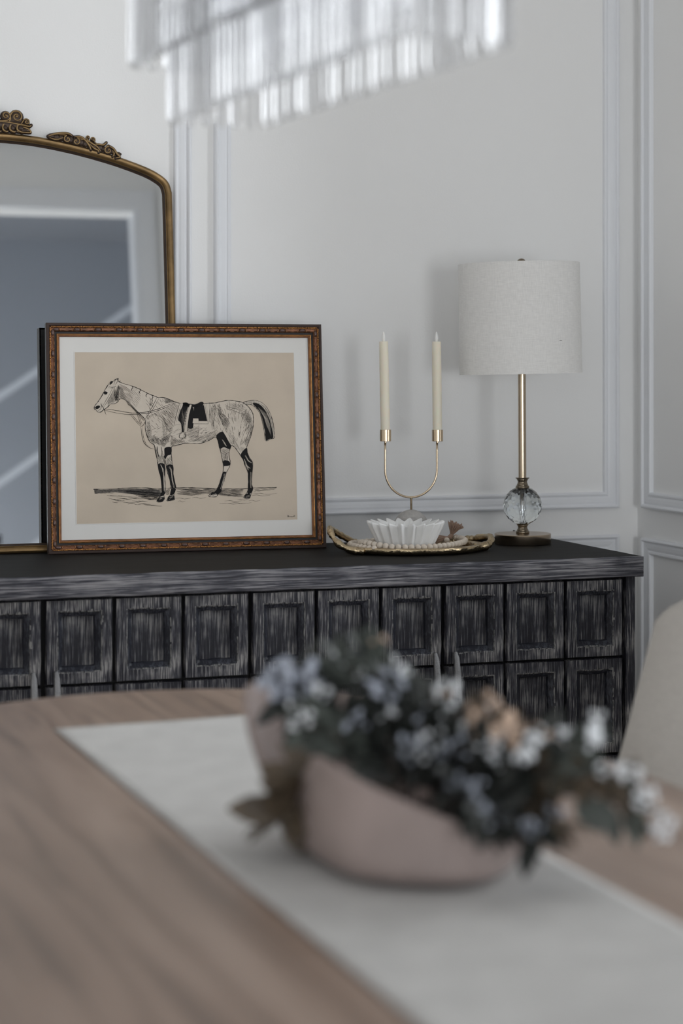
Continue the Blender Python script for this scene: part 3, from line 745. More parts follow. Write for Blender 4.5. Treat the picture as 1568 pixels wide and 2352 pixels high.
m = MB(); fillpoly(m, BO, 0.01195); fillpoly(m, TA, 0.01195); horse = tag(m.build('horse_tone', M_PAPERL, pr), label='pale body of the horse in the engraving')
g = MB(); ink = MB()
def blk(P, s=True): fillpoly(ink, smooth2(P) if s else P, 0.01175)
def gry(P, s=True): fillpoly(g, smooth2(P) if s else P, 0.01185)
def line(P, w, s=True, y=0.01170): stroke(ink, smooth2(P, False, 5) if s and len(P) > 2 else P, w, y, taper=True)
stroke(ink, BO + BO[:1], 4.2, 0.0117, taper=False, rag=0.5); stroke(ink, TA + TA[:1], 3.2, 0.0117, taper=False, rag=0.5)
# tail
blk([(1298, 262), (1345, 264), (1395, 312), (1428, 380), (1448, 450), (1462, 522), (1430, 535), (1403, 545), (1396, 480), (1380, 400), (1352, 322)])
line([(1340, 256), (1392, 290), (1432, 360), (1455, 450)], 3); hatch(ink, TA, 75, 9, 2.5, 0.0116)
# saddle, cloth, flap, strap, stirrup
fillpoly(m := MB(), cloth, 0.01165); m.build('saddle_cloth_tone', M_PAPERL, pr)
T = 0.0115
def blk2(P, s=True): fillpoly(ink, smooth2(P) if s else P, T)
blk2([(842, 285), (918, 274), (945, 398), (836, 396)], False)
blk2([(762, 256), (800, 264), (782, 330), (770, 400), (757, 440), (735, 405), (720, 385), (735, 320), (752, 285)])
blk2([(812, 292), (838, 300), (838, 390), (832, 452), (795, 446), (800, 380), (806, 330)])
blk2([(756, 256), (800, 262), (850, 268), (892, 250), (912, 252), (915, 270), (885, 285), (830, 290), (770, 282)])
hatch(g, [(740, 330), (800, 300), (800, 440), (752, 440)], 80, 7, 3, 0.01135)
line([(730, 266), (706, 350), (690, 428)], 3, y=T); line([(742, 268), (720, 350), (706, 405)], 2.5, y=T); line([(690, 428), (742, 422)], 3, False, T)
line([(925, 268), (952, 418)], 4, False, T); line([(938, 268), (958, 405)], 2.5, False, T); line([(835, 418), (952, 418)], 3.5, False, T)
line([(806, 268), (785, 340), (765, 480)], 3, y=T); line([(828, 270), (806, 350), (790, 480)], 3, y=T)
fillpoly(m := MB(), [(810, 270), (824, 272), (803, 350), (787, 478), (769, 478), (788, 345)], 0.0112); m.build('strap_tone', M_PAPERL, pr)
blk2([(744, 420), (762, 430), (764, 482), (750, 482)], False)
line([(735, 482), (790, 484)], 3, False, T); line([(748, 484), (731, 505), (734, 526), (770, 524), (775, 505), (764, 486)], 4.5, y=T); line([(775, 485), (782, 510), (770, 528)], 3.5, y=T)
fillpoly(m := MB(), [(836, 376), (876, 376), (880, 414), (832, 414)], 0.0112); m.build('buckle_tone', M_PAPERL, pr)
line([(838, 376), (876, 376), (880, 414)], 2.5, False, 0.0111)
line([(880, 420), (878, 470), (868, 540)], 1.8)
# head, bridle, reins
blk([(152, 178), (164, 168), (182, 176), (176, 190), (160, 192)]); blk([(88, 296), (100, 280), (122, 278), (124, 292), (104, 304)]); blk([(205, 96), (222, 92), (214, 108), (196, 118)])
line([(228, 118), (240, 84), (262, 68), (256, 92), (240, 118)], 3.5); line([(262, 90), (272, 98), (278, 82)], 3.5)
line([(240, 125), (212, 190), (178, 250), (152, 292)], 3); line([(226, 125), (200, 185), (166, 245), (142, 288)], 2.5); line([(190, 128), (216, 138), (248, 128)], 3)
line([(186, 140), (240, 148)], 2.5); line([(128, 262), (152, 298), (172, 348)], 4); line([(140, 258), (132, 300), (104, 322)], 3); line([(238, 148), (236, 200), (262, 244)], 4)
hatch(ink, [(216, 170), (240, 150), (262, 200), (266, 236), (236, 262), (205, 262), (186, 282), (180, 250)], 62, 5, 2.2, 0.0117)
hatch(ink, [(240, 160), (262, 110), (272, 150), (270, 230), (258, 248), (240, 240)], 80, 4, 3, 0.0117)
hatch(ink, [(262, 105), (310, 122), (370, 170), (380, 240), (360, 262), (318, 232), (272, 222), (262, 180)], 38, 7.5, 2.4, 0.0117, br=0.4)
hatch(ink, [(264, 120), (300, 140), (316, 200), (330, 232), (275, 222)], -30, 6, 2.2, 0.0117)
hatch(ink, [(355, 130), (420, 150), (440, 230), (400, 300), (360, 240)], 50, 11, 1.6, 0.0117, br=0.8)
hatch(ink, [(300, 222), (330, 236), (470, 385), (460, 402), (420, 352), (330, 262)], 46, 4, 2.4, 0.0117)
for (x, y) in ((365, 125), (425, 145), (475, 172), (520, 200)):
    line([(x, y), (x + 6, y + 14), (x - 2, y + 30), (x + 4, y + 42)], 5)
for (x, y) in ((500, 215), (515, 222), (505, 245)): line([(x, y), (x + 8, y + 16), (x + 2, y + 38)], 2.5)
line([(150, 302), (230, 312), (350, 332), (400, 334), (480, 326), (560, 306), (640, 274), (712, 252)], 4.5); line([(160, 312), (240, 332), (350, 346), (470, 338), (560, 318), (640, 286), (700, 262)], 3.5)
line([(350, 340), (395, 395), (436, 438)], 2.6); line([(362, 338), (405, 392), (440, 428)], 2.6); line([(402, 330), (422, 385), (436, 430)], 3); line([(414, 332), (432, 385), (446, 424)], 2.4)
line([(436, 438), (452, 430), (466, 402)], 4); line([(436, 440), (446, 520), (466, 570), (500, 600), (536, 610)], 3.6); line([(446, 444), (456, 520), (478, 575), (506, 598)], 2.4)
line([(572, 222), (530, 300), (488, 350), (464, 392)], 3.2); line([(556, 218), (520, 290), (482, 345)], 3.0)
# body tone
hatch(ink, [(468, 400), (500, 350), (560, 320), (620, 290), (690, 262), (725, 275), (705, 350), (690, 430), (680, 500), (640, 470), (600, 380), (540, 350)], 48, 6.2, 1.9, 0.0117, bow=0.05, br=0.2)
hatch(ink, [(606, 218), (650, 232), (705, 252), (660, 262), (622, 262)], 30, 4.5, 2.8, 0.0117)
hatch(ink, [(468, 400), (500, 395), (520, 470), (525, 530), (515, 560), (485, 520)], 68, 6, 2.2, 0.0117, br=0.3)
hatch(ink, [(530, 500), (580, 530), (640, 500), (668, 480), (650, 560), (615, 600), (560, 575), (520, 565), (505, 540)], 60, 5, 2.6, 0.0117, br=0.2)
hatch(ink, [(590, 380), (640, 420), (640, 520), (610, 580), (600, 480)], 72, 7, 1.9, 0.0117, br=0.3)
hatch(ink, [(660, 500), (700, 530), (760, 545), (780, 560), (720, 578), (660, 590)], 42, 7, 3, 0.0117, br=0.2)
hatch(ink, [(785, 450), (880, 430), (890, 500), (940, 500), (1010, 470), (1060, 480), (1010, 515), (900, 562), (800, 562)], -24, 6.5, 2.0, 0.0117, bow=0.04, br=0.2)
hatch(ink, [(955, 268), (1010, 262), (1020, 330), (1000, 420), (1010, 470), (985, 470), (960, 380)], 82, 6.5, 1.8, 0.0117, br=0.3)
hatch(ink, [(1018, 280), (1040, 262), (1060, 330), (1110, 380), (1130, 440), (1100, 470), (1060, 420), (1020, 340)], 55, 5, 2.8, 0.0117, br=0.3)
hatch(ink, [(1060, 270), (1150, 258), (1220, 270), (1280, 320), (1300, 400), (1270, 420), (1200, 330), (1100, 310)], 20, 7, 1.9, 0.0117, bow=0.05, br=0.5)
hatch(ink, [(1200, 330), (1280, 330), (1302, 400), (1298, 470), (1270, 540), (1250, 590), (1200, 580), (1250, 500)], 112, 6.5, 2.1, 0.0117, bow=-0.05, br=0.3)
hatch(ink, [(1100, 470), (1150, 500), (1190, 590), (1240, 600), (1215, 660), (1170, 600), (1120, 560)], 60, 7.5, 1.8, 0.0117, br=0.4)
for (x, y, dg) in [(random.uniform(480, 1290), random.uniform(230, 575), 0) for _ in range(560)]:
    dg = (-24 if (y > 450 and x < 1000) else (52 if x < 700 else (78 if x < 1000 else 58 + (x - 1000) * 0.2))) + random.uniform(-7, 7)
    if sum(1 for i in range(len(BO)) if (BO[i - 1][1] > y) != (BO[i][1] > y) and x < BO[i - 1][0] + (y - BO[i - 1][1]) / (BO[i][1] - BO[i - 1][1]) * (BO[i][0] - BO[i - 1][0])) % 2 == 0: continue
    if 690 < x < 960 and y < 450: continue
    l2 = random.uniform(8, 22); ca, sa = math.cos(R(dg)), math.sin(R(dg)); line([(x - ca * l2, y - sa * l2), (x, y + 1), (x + ca * l2, y + sa * l2)], 1.5)
# dark inner thigh and legs
blk([(1016, 508), (1060, 478), (1085, 505), (1110, 550), (1132, 588), (1116, 612), (1075, 598), (1042, 610), (1030, 560)])
hatch(ink, [(1042, 605), (1118, 610), (1112, 690), (1120, 735), (1075, 745), (1062, 690)], 32, 7, 2.6, 0.0117)
line([(1082, 690), (1092, 650), (1114, 640)], 3); line([(1104, 660), (1100, 690), (1106, 710)], 3)
blk([(1072, 700), (1116, 705), (1122, 735), (1085, 742), (1074, 738)]); blk([(1068, 790), (1094, 792), (1080, 845), (1062, 892), (1038, 902), (1052, 840)])
blk([(1030, 900), (1060, 900), (1054, 932), (1030, 956), (985, 962), (970, 970), (984, 946), (1012, 936)])
blk([(1205, 655), (1252, 602), (1262, 655), (1280, 690), (1298, 716), (1296, 770), (1292, 825), (1290, 882), (1268, 884), (1268, 830), (1262, 782), (1244, 742), (1228, 700)])
blk([(1266, 880), (1294, 884), (1300, 915), (1286, 950), (1260, 952), (1264, 925)]); blk([(1248, 955), (1280, 956), (1280, 985), (1240, 986), (1236, 974)])
blk([(620, 602), (668, 598), (668, 650), (640, 662), (622, 690), (616, 640)]); hatch(ink, [(628, 680), (668, 660), (682, 760), (640, 790)], 70, 7, 3.2, 0.0117, br=0.4)
blk([(634, 740), (680, 735), (684, 800), (695, 855), (704, 905), (676, 912), (664, 870), (652, 820)]); blk([(672, 915), (702, 915), (690, 955), (662, 962)]); blk([(650, 972), (690, 966), (694, 985), (684, 1000), (642, 1002)])
hatch(ink, [(542, 582), (562, 600), (572, 700), (560, 680)], 80, 6, 3, 0.0117); line([(560, 590), (566, 640), (576, 680)], 6); line([(590, 590), (598, 630), (596, 670)], 5)
hatch(ink, [(558, 660), (612, 650), (614, 720), (570, 735)], 65, 7, 2.6, 0.0117, br=0.3)
blk([(570, 725), (616, 725), (622, 780), (612, 830), (590, 820), (574, 782)]); blk([(590, 815), (614, 820), (616, 880), (620, 935), (600, 940), (598, 880)])
blk([(590, 945), (624, 940), (612, 964), (590, 972)]); blk([(572, 985), (610, 978), (616, 990), (602, 1008), (566, 1012)])
for P_ in ([(575, 1000), (600, 985)], [(652, 995), (680, 975)], [(985, 965), (1010, 955)], [(1246, 980), (1276, 972)], [(1070, 800), (1080, 860)]): fillpoly(g, [P_[0], (P_[0][0] + 4, P_[0][1] + 3), (P_[1][0] + 3, P_[1][1] + 3), P_[1]], 0.0110)
hl = MB()
for P_ in ([(604, 760), (610, 830), (612, 930)], [(664, 760), (676, 850), (690, 905)], [(1082, 800), (1066, 870), (1050, 920)], [(1230, 690), (1252, 740), (1276, 760)], [(1282, 790), (1280, 860), (1284, 910)], [(1240, 660), (1262, 700), (1288, 720)],
           [(586, 730), (600, 760), (604, 790)], [(650, 745), (664, 770), (668, 790)], [(1060, 540), (1080, 570), (1090, 590)], [(578, 990), (596, 984)], [(656, 984), (682, 974)], [(986, 962), (1012, 952)], [(1244, 972), (1274, 968)], [(1240, 730), (1256, 752), (1262, 775)]):
    for k_ in range(2): stroke(hl, [(x + k_ * 5 + random.uniform(-2, 2), y + random.uniform(-3, 3)) for (x, y) in P_], 3.0, 0.0111)
for k_ in range(9):
    stroke(hl, [(1340 + k_ * 8, 290 + k_ * 6), (1385 + k_ * 6, 360 + k_ * 8), (1412 + k_ * 4, 440 + k_ * 9)], 1.6, 0.0111)
for k_ in range(7): stroke(hl, [(745 + k_ * 3, 290 + k_ * 18), (752 + k_ * 3, 330 + k_ * 14)], 1.8, 0.0111)
ink.add(hl.v, hl.f, 2)
# ground
gl_ = smooth2([(80, 918), (230, 914), (300, 910), (470, 908), (560, 914), (700, 908), (860, 908), (1010, 914), (1150, 916), (1265, 914), (1330, 908), (1490, 905)], False, 5)
stroke(ink, gl_, 4.5, 0.0119, taper=False, rag=0.6)
gry([(84, 922), (240, 918), (560, 918), (592, 930), (590, 975), (420, 960), (240, 940), (90, 950)], False)
for P_, gp, w in (([(160, 916), (600, 914), (600, 960), (560, 985), (400, 960), (240, 935)], 6, 3.8), ([(300, 930), (590, 938), (600, 965), (588, 1000), (500, 1000), (380, 965)], 4.5, 3.6), ([(84, 920), (240, 918), (240, 950), (84, 952)], 5, 1.8),
                   ([(706, 912), (1012, 914), (990, 950), (860, 968), (712, 962)], 5.5, 3.6), ([(930, 920), (1230, 920), (1240, 950), (1228, 982), (1060, 970), (960, 950)], 5, 3.8), ([(628, 918), (662, 918), (655, 960), (630, 960)], 5, 3),
                   ([(1310, 910), (1490, 907), (1485, 925), (1310, 940)], 5, 2)):
    hatch(ink, P_, 4, gp, w, 0.0118, br=0.25)
for i in range(26):
    x = random.uniform(180, 520); y = 955 + (x - 180) * 0.10 + random.uniform(0, 55); L2 = random.uniform(40, 120)
    line([(x, y), (x + L2 * 0.5, y + 6), (x + L2, y + 8)], 2.2, y=0.0119)
for (x, y, l2) in ((230, 1018, 200), (340, 1032, 120), (700, 990, 120), (720, 1012, 60), (830, 985, 110), (1300, 955, 190), (1290, 968, 150), (1040, 1030, 180), (1080, 1010, 140), (1120, 1026, 170), (1270, 1008, 90), (1180, 1000, 90)):
    line([(x, y), (x + l2 * .3, y - 5), (x + l2 * .6, y + 3), (x + l2, y - 4)], 2.2, y=0.0119)
ink.add(g.v, g.f, 1)
tag(ink.build('engraving_lines', [M_INK, M_INKG, M_PAPERL], pr), label='black engraved lines of horse and ground')
# signature at the lower right corner of the sheet
def qs(x, y): return ((640 + x / 9.8 - 190) * 3.336, (1180 + y / 9.8 - 850) * 3.336)
sg = MB()
for P_ in ([(215, 95), (222, 45)], [(222, 45), (232, 85), (245, 50)], [(245, 50), (242, 95)], [(252, 90), (262, 74), (270, 92)], [(274, 92), (276, 78), (285, 92), (290, 78), (298, 92), (302, 80)], [(304, 84), (314, 78), (316, 92), (306, 92)],
           [(322, 92), (326, 80), (334, 92)], [(336, 80), (346, 94), (352, 78)], [(366, 92), (370, 50)], [(356, 68), (392, 66)]):
    stroke(sg, [qs(*p) for p in P_], 2.6, 0.0118, taper=False)
tag(sg.build('signature', M_INK, pr), label='small black signature in the corner of the print')

# ---------------------------------------------------------------- table lamp
lamp = empty('table_lamp', (1.8203, 4.094, 0.8505), (0, R(-0.3), 0), 'brass table lamp with a faceted crystal ball and pale linen drum shade', 'lamp')
m = MB(); m.lathe([(0.060, 0), (0.0645, 0.0005), (0.065, 0.0015), (0.065, 0.0225), (0.0642, 0.0235), (0.055, 0.0237), (0.002, 0.0238)], 96); m.build('base', M_BRASS, lamp, smooth=True, auto=0.6)
def spool(z0, z1, flip=False):
    p = [(0.0148, 0), (0.0156, 0.003), (0.0156, 0.009), (0.0145, 0.012), (0.0130, 0.013), (0.0130, 0.017), (0.0118, 0.020), (0.0107, 0.027), (0.0110, 0.033), (0.0128, 0.037), (0.0128, 0.040), (0.0155, 0.0435), (0.0162, 0.0452), (0.0158, 0.047)]
    h_ = z1 - z0; return [(r, z0 + z / 0.047 * h_) for (r, z) in p]
m = MB(); m.lathe(spool(0.0235, 0.0475), 48); m.build('lower_collar', M_BRASSD, lamp, smooth=True, auto=0.7)
m = MB(); m.lathe(spool(0.1275, 0.1520), 48); m.build('upper_collar', M_BRASSD, lamp, smooth=True, auto=0.7)
bm = bmesh.new(); bmesh.ops.create_icosphere(bm, subdivisions=3, radius=1.0)
cents = [f.calc_center_median().normalized() * 0.0445 for f in bm.faces]; bm.free()
bm = bmesh.new()
for c in cents: bm.verts.new(c)
bmesh.ops.convex_hull(bm, input=bm.verts)
bmesh.ops.dissolve_limit(bm, angle_limit=R(4), verts=bm.verts, edges=bm.edges)
me = bpy.data.meshes.new('crystal_ball'); bm.to_mesh(me); bm.free(); me.materials.append(M_CRYS)
o = bpy.data.objects.new('crystal_ball', me); COL.objects.link(o); o.parent = lamp; o.location = (0, 0, 0.0875); o.rotation_euler = (0.2, 0.1, 0.5)
m = MB(); m.lathe([(0.0045, 0.0475), (0.0045, 0.1275)], 20); m.build('inner_rod', M_CHROME, lamp, smooth=True, auto=0.6)
m = MB(); m.lathe([(0.009, 0.152), (0.009, 0.640)], 32); m.build('pole', M_BRASS, lamp, smooth=True, auto=0.6)
sh = MB(); n = 128
sh.lathe([(0.1398, 0.392), (0.1405, 0.3925), (0.1395, 0.6440), (0.1388, 0.6445), (0.1378, 0.6440), (0.1386, 0.393), (0.1398, 0.392)], n, cap=False)
sh.lathe([(0.1386, 0.3915), (0.1410, 0.3915), (0.1410, 0.3945), (0.1386, 0.3945), (0.1386, 0.3915)], n, cap=False)
shade = sh.build('lampshade', M_SHADE, lamp, smooth=True, auto=0.9); shade.rotation_euler = (0, R(-0.9), 0); shade.location = (0.0035, 0, 0)
m = MB(); m.box(-0.0035, 0.0035, -0.1412, -0.1408, 0.4645, 0.4652); m.build('slub_thread', M_PF_BLACK, shade, rot=(0, 0, R(16)))
m = MB()
for a in (0, 120, 240): m.tube([(0.008 * math.cos(R(a)), 0.008 * math.sin(R(a)), 0.637), (0.137 * math.cos(R(a)), 0.137 * math.sin(R(a)), 0.641)], 0.0015, 6)
m.lathe([(0.012, 0.634), (0.012, 0.640)], 20); m.build('spider', M_BRASSD, lamp)
m = MB(); m.lathe([(0.004, 0.638), (0.0085, 0.6430), (0.0108, 0.6475), (0.0105, 0.6495), (0.0085, 0.6530), (0.005, 0.6555), (0.001, 0.6565)], 24); m.build('finial', M_BRASSD, lamp, smooth=True)
m = MB(); m.tube(catmull([(-0.055, 0.02, 0.011), (-0.0675, 0.026, 0.012), (-0.0705, 0.034, 0.008), (-0.064, 0.05, 0.003), (-0.02, 0.10, 0.0026), (0.04, 0.145, 0.0026), (0.055, 0.170, 0.0), (0.055, 0.178, -0.03), (0.055, 0.180, -0.5), (0.055, 0.19, -0.82)], 8), 0.0025, 8); m.build('power_cord', M_CORD, lamp, smooth=True)

# ---------------------------------------------------------------- gold tray
tray = empty('gold_tray', (1.522, 4.010, 0.8505), label='hammered gold tray with raised loop handles on the sideboard', cat='tray')
m = MB(); nA = 96; ringsT = []
def rim_w(a, k_): return 1 + 0.018 * noise.noise(Vector((math.cos(a) * 3.2, math.sin(a) * 3.2, k_))) + 0.010 * noise.noise(Vector((math.cos(a) * 9, math.sin(a) * 9, k_ + 5)))
defs = [(0.0, 0.0015, 0), (0.90, 0.0, 0), (0.955, 0.001, 1), (0.995, 0.006, 1), (1.0, 0.013, 1), (0.992, 0.0150, 2), (0.965, 0.0160, 2), (0.915, 0.0150, 3), (0.875, 0.012, 4), (0.86, 0.0065, 4), (0.84, 0.0050, 4), (0.0, 0.0050, 0)]
vs = []; fs = []
for (f_, z, k_) in defs:
    for i in range(nA):
        a = 2 * PI * i / nA; w = rim_w(a, k_) if k_ else 1
        if k_ in (3, 4): w *= 1 + 0.014 * math.sin(a * 22 + 2 * noise.noise(Vector((a, 0, 3))))
        zz = z + (0.0012 * noise.noise(Vector((math.cos(a) * 8, math.sin(a) * 8, k_ + 1))) if k_ in (2, 3) else 0)
        vs.append((0.158 * f_ * w * math.cos(a), 0.126 * f_ * w * math.sin(a), zz))
for j in range(len(defs) - 1):
    for i in range(nA):
        l = (i + 1) % nA; fs.append((j * nA + i, j * nA + l, (j + 1) * nA + l, (j + 1) * nA + i))
m.add(vs, fs); m.build('dish', M_TRAY, tray, smooth=True, auto=0.9)
def thandle(pts, base):
    P_ = catmull(pts, 9); rr = [base * (1 + 0.42 * noise.noise(Vector((p.x * 110, p.y * 110, p.z * 110)))) for p in P_]
    h_ = MB(); h_.tube(P_, rr, 10, flat=1.15); return h_
thandle([(-0.108, 0.082, 0.013), (-0.135, 0.076, 0.026), (-0.165, 0.058, 0.041), (-0.186, 0.030, 0.051), (-0.195, 0.002, 0.047), (-0.192, -0.020, 0.031), (-0.178, -0.038, 0.016), (-0.158, -0.050, 0.009), (-0.138, -0.058, 0.007)], 0.0062).build('handle', M_TRAY, tray, smooth=True)
thandle([(0.120, 0.070, 0.012), (0.143, 0.058, 0.014), (0.162, 0.036, 0.019), (0.173, 0.010, 0.024), (0.175, -0.018, 0.025), (0.166, -0.040, 0.019), (0.150, -0.056, 0.012), (0.132, -0.064, 0.010), (0.115, -0.070, 0.009)], 0.0078).build('handle', M_TRAY, tray, smooth=True)

# ---------------------------------------------------------------- fluted marble bowl
bowl = empty('fluted_bowl', (1.4925, 3.987, 0.8570), label='white marble bowl with deep fluted ruffle sides standing in the gold tray', cat='bowl')
m = MB(); NF = 20; nA = NF * 10
def flute(a, s_):
    ph = (a * NF / (2 * PI)) % 1.0; tri = 1 - abs(2 * ph - 1)          # 0 in the valley, 1 on the ridge
    return 0.5 - 0.5 * math.cos(PI * min(1, max(0, tri * 1.06 - 0.03))) * 0.35 - 0.5 * 0.65 * (1 - 2 * tri)
prof = [(0.0, 0.001, 0, 0), (0.050, 0.0, 0, 0), (0.056, 0.002, 0.004, 0), (0.057, 0.010, 0.010, 0), (0.0625, 0.028, 0.0145, 0), (0.0700, 0.047, 0.0185, 0.001), (0.0735, 0.0530, 0.0195, 0.0055), (0.0740, 0.0550, 0.0185, 0.0075),
        (0.0705, 0.0555, 0.0180, 0.0070), (0.0660, 0.046, 0.0165, 0.0025), (0.0580, 0.028, 0.013, 0), (0.0510, 0.012, 0.008, 0), (0.045, 0.008, 0, 0), (0.0, 0.008, 0, 0)]
vs = []; fs = []
for (r0, z, amp, up) in prof:
    for i in range(nA):
        a = 2 * PI * i / nA; w = flute(a, z); vs.append(((r0 - amp * 0.35 + amp * w) * math.cos(a), (r0 - amp * 0.35 + amp * w) * math.sin(a), z + up * w))
for j in range(len(prof) - 1):
    for i in range(nA):
        l = (i + 1) % nA; fs.append((j * nA + i, j * nA + l, (j + 1) * nA + l, (j + 1) * nA + i))
m.add(vs, fs); o = m.build('body', M_MARBLE, bowl, smooth=True)

# ---------------------------------------------------------------- candle holder and candles
ch = empty('candle_holder', (1.5484, 4.100, 0.8560), label='pale gold U-shaped candle holder on a round grey stone base', cat='candle holder')
m = MB(); pr_ = []
for i in range(21):
    t = -60 + 150 * i / 20; pr_.append((0.0405 * math.cos(R(t)) + 0.0001, 0.0370 + 0.0420 * math.sin(R(t))))
z0_ = pr_[0][1]; pr_ = [(0.001, max(0, z0_ - 0.0003))] + pr_; pr_ = [(r, z - z0_ + 0.0003) for (r, z) in pr_]
HB = pr_[-1][1]
m.lathe(pr_, 48); m.build('stone_base', M_STONE, ch, smooth=True, auto=0.9)
UB = 0.9625 - 0.8560; CU = 1.0895 - 0.8560
pts = []
for i in range(33):
    a = PI + PI * i / 32; pts.append((0.0605 * math.cos(a), 0, UB + 0.0620 + 0.0620 * math.sin(a)))
pts = [(-0.0605, 0, CU)] + [(-0.0605, 0, UB + 0.062 + (CU - UB - 0.062) * q_) for q_ in (0.66, 0.33)] + pts + [(0.0605, 0, UB + 0.062 + (CU - UB - 0.062) * q_) for q_ in (0.33, 0.66)] + [(0.0605, 0, CU - 0.001)]
m = MB(); m.tube(pts, 0.0024, 12, up=(0, 1, 0)); m.build('arms', M_GOLDL, ch, smooth=True)
m = MB(); m.lathe([(0.0025, HB - 0.004), (0.0024, UB - 0.006), (0.0034, UB - 0.001), (0.0036, UB)], 14); m.build('stem', M_GOLDL, ch, smooth=True)
for sx in (-1, 1):
    m = MB(); zc = CU - (0.001 if sx > 0 else 0)
    m.lathe([(0.003, -0.003), (0.003, 0), (0.0120, 0.0), (0.0126, 0.0006), (0.0126, 0.0262), (0.0122, 0.0265), (0.0112, 0.0262), (0.0112, 0.004), (0.001, 0.004)], 32, c=(sx * 0.0605 + (0.0008 if sx < 0 else 0.001), 0, zc)); m.build('candle_cup', M_GOLDL, ch, smooth=True, auto=0.6)
ch.rotation_euler = (0, 0, R(-6))
def candle(cx, tilt, label):
    c = empty('candle', Matrix.Translation(ch.location) @ (Matrix.Rotation(R(-6), 4, 'Z') @ Vector((cx, 0, CU + 0.0045))), (0, R(tilt), R(0)), label, 'candle', 'ivory taper candles in the holder')
    m = MB(); m.lathe([(0.001, 0), (0.0105, 0), (0.0107, 0.10), (0.0104, 0.1985), (0.0100, 0.2215 - 0.002), (0.0092, 0.2205), (0.0075, 0.2190), (0.003, 0.2180)], 28); m.build('wax', M_WAX, c, smooth=True, auto=0.7)
    m = MB(); m.lathe([(0.0022, 0.2170), (0.0036, 0.2230), (0.0040, 0.2280), (0.0034, 0.2340), (0.0018, 0.2400), (0.0004, 0.2432)], 14); m.build('flame_tip', M_FLAME, c, smooth=True)
candle(-0.0597, -1.2, 'ivory taper candle in the left cup, leaning slightly left')
candle(0.0615, -0.6, 'ivory taper candle in the right cup, nearer the lamp')

# ---------------------------------------------------------------- wooden bead garland with tassel
gar = empty('bead_garland', (1.52, 4.0, 0.8555), label='string of pale wooden beads with pink-brown tassel coiled in the gold tray', cat='garland')
path = [(1.640, 4.085, 0.870), (1.650, 4.062, 0.868), (1.648, 4.025, 0.867), (1.628, 3.985, 0.866), (1.595, 3.950, 0.8655), (1.555, 3.922, 0.865), (1.512, 3.9085, 0.865), (1.468, 3.909, 0.8655), (1.432, 3.922, 0.867), (1.408, 3.945, 0.870), (1.396, 3.975, 0.872), (1.396, 4.010, 0.869), (1.41, 4.045, 0.866),
        (1.44, 4.075, 0.865), (1.475, 4.088, 0.865), (1.50, 4.100, 0.865)]
path2 = [(1.470, 4.103, 0.864), (1.435, 4.096, 0.8625), (1.405, 4.078, 0.8625), (1.386, 4.05, 0.8625), (1.380, 4.02, 0.8625), (1.383, 3.985, 0.8625), (1.392, 3.955, 0.8625), (1.408, 3.930, 0.8625)]
path3 = [(1.402, 4.03, 0.8622), (1.408, 4.0, 0.8622), (1.412, 3.97, 0.8622), (1.43, 3.945, 0.8622)]
path4 = [(1.60, 4.095, 0.8645), (1.615, 4.07, 0.864), (1.618, 4.045, 0.8635)]
def walk(P_, step):
    c = catmull(P_, 30); out = [c[0]]; acc = 0
    for i in range(1, len(c)):
        acc += (c[i] - c[i - 1]).length
        if acc >= step: out.append(c[i]); acc = 0
    return out
bm0 = MB(); rb = 0.0070
bm0.lathe([(0.0016, -rb * 0.93), (rb * 0.5, -rb * 0.86), (rb * 0.82, -rb * 0.58), (rb * 0.98, -rb * 0.2), (rb, 0), (rb * 0.98, rb * 0.2), (rb * 0.82, rb * 0.58), (rb * 0.5, rb * 0.86), (0.0016, rb * 0.93)], 18)
proto = None; strings = MB()
for P_ in (path, path2, path3, path4):
    pts = walk(P_, 0.0134); Lp = [p - Vector((1.52, 4.0, 0.8530)) for p in pts]
    strings.tube(Lp, 0.0008, 5)
    for i, p in enumerate(Lp):
        t = (Lp[min(i + 1, len(Lp) - 1)] - Lp[max(i - 1, 0)]).normalized()
        if proto is None: proto = bm0.build('bead', M_BEAD, gar, smooth=True); b_ = proto
        else:
            b_ = proto.copy(); COL.objects.link(b_); b_.parent = gar
        b_.location = p; b_.rotation_euler = t.to_track_quat('Z', 'Y').to_euler(); b_.scale = (1 + random.uniform(-.05, .05),) * 3
strings.build('cord', M_TASSEL, gar)
def tassel(base, direction, length, spread, n_, seed):
    rnd = random.Random(seed); ts = MB(); base = Vector(base) - Vector((1.52, 4.0, 0.8555)); d = Vector(direction).normalized()
    u = d.orthogonal().normalized(); v = d.cross(u)
    for i in range(n_):
        a = rnd.uniform(0, 2 * PI); s_ = math.sqrt(rnd.random()) * spread; L_ = length * rnd.uniform(0.82, 1.05)
        side = u * math.cos(a) * s_ + v * math.sin(a) * s_
        ts.tube([base, base + d * L_ * 0.35 + side * 0.25, base + d * L_ * 0.7 + side * 0.65 + Vector((rnd.uniform(-.002, .002),) * 3), base + d * L_ + side + Vector((0, 0, rnd.uniform(-.004, .001)))], [0.0010, 0.0012, 0.0011, 0.0007], 5)
    ts.ball(tuple(base + d * 0.004), 0.005, 10, 7); return ts
tassel((1.633, 4.072, 0.872), (0.30, -0.06, 0.80), 0.036, 0.020, 110, 3).build('tassel', M_TASSEL, gar, smooth=True)
tassel((1.632, 4.066, 0.874), (-1, -0.22, -0.10), 0.052, 0.010, 90, 5).build('tassel', M_TASSEL, gar, smooth=True)

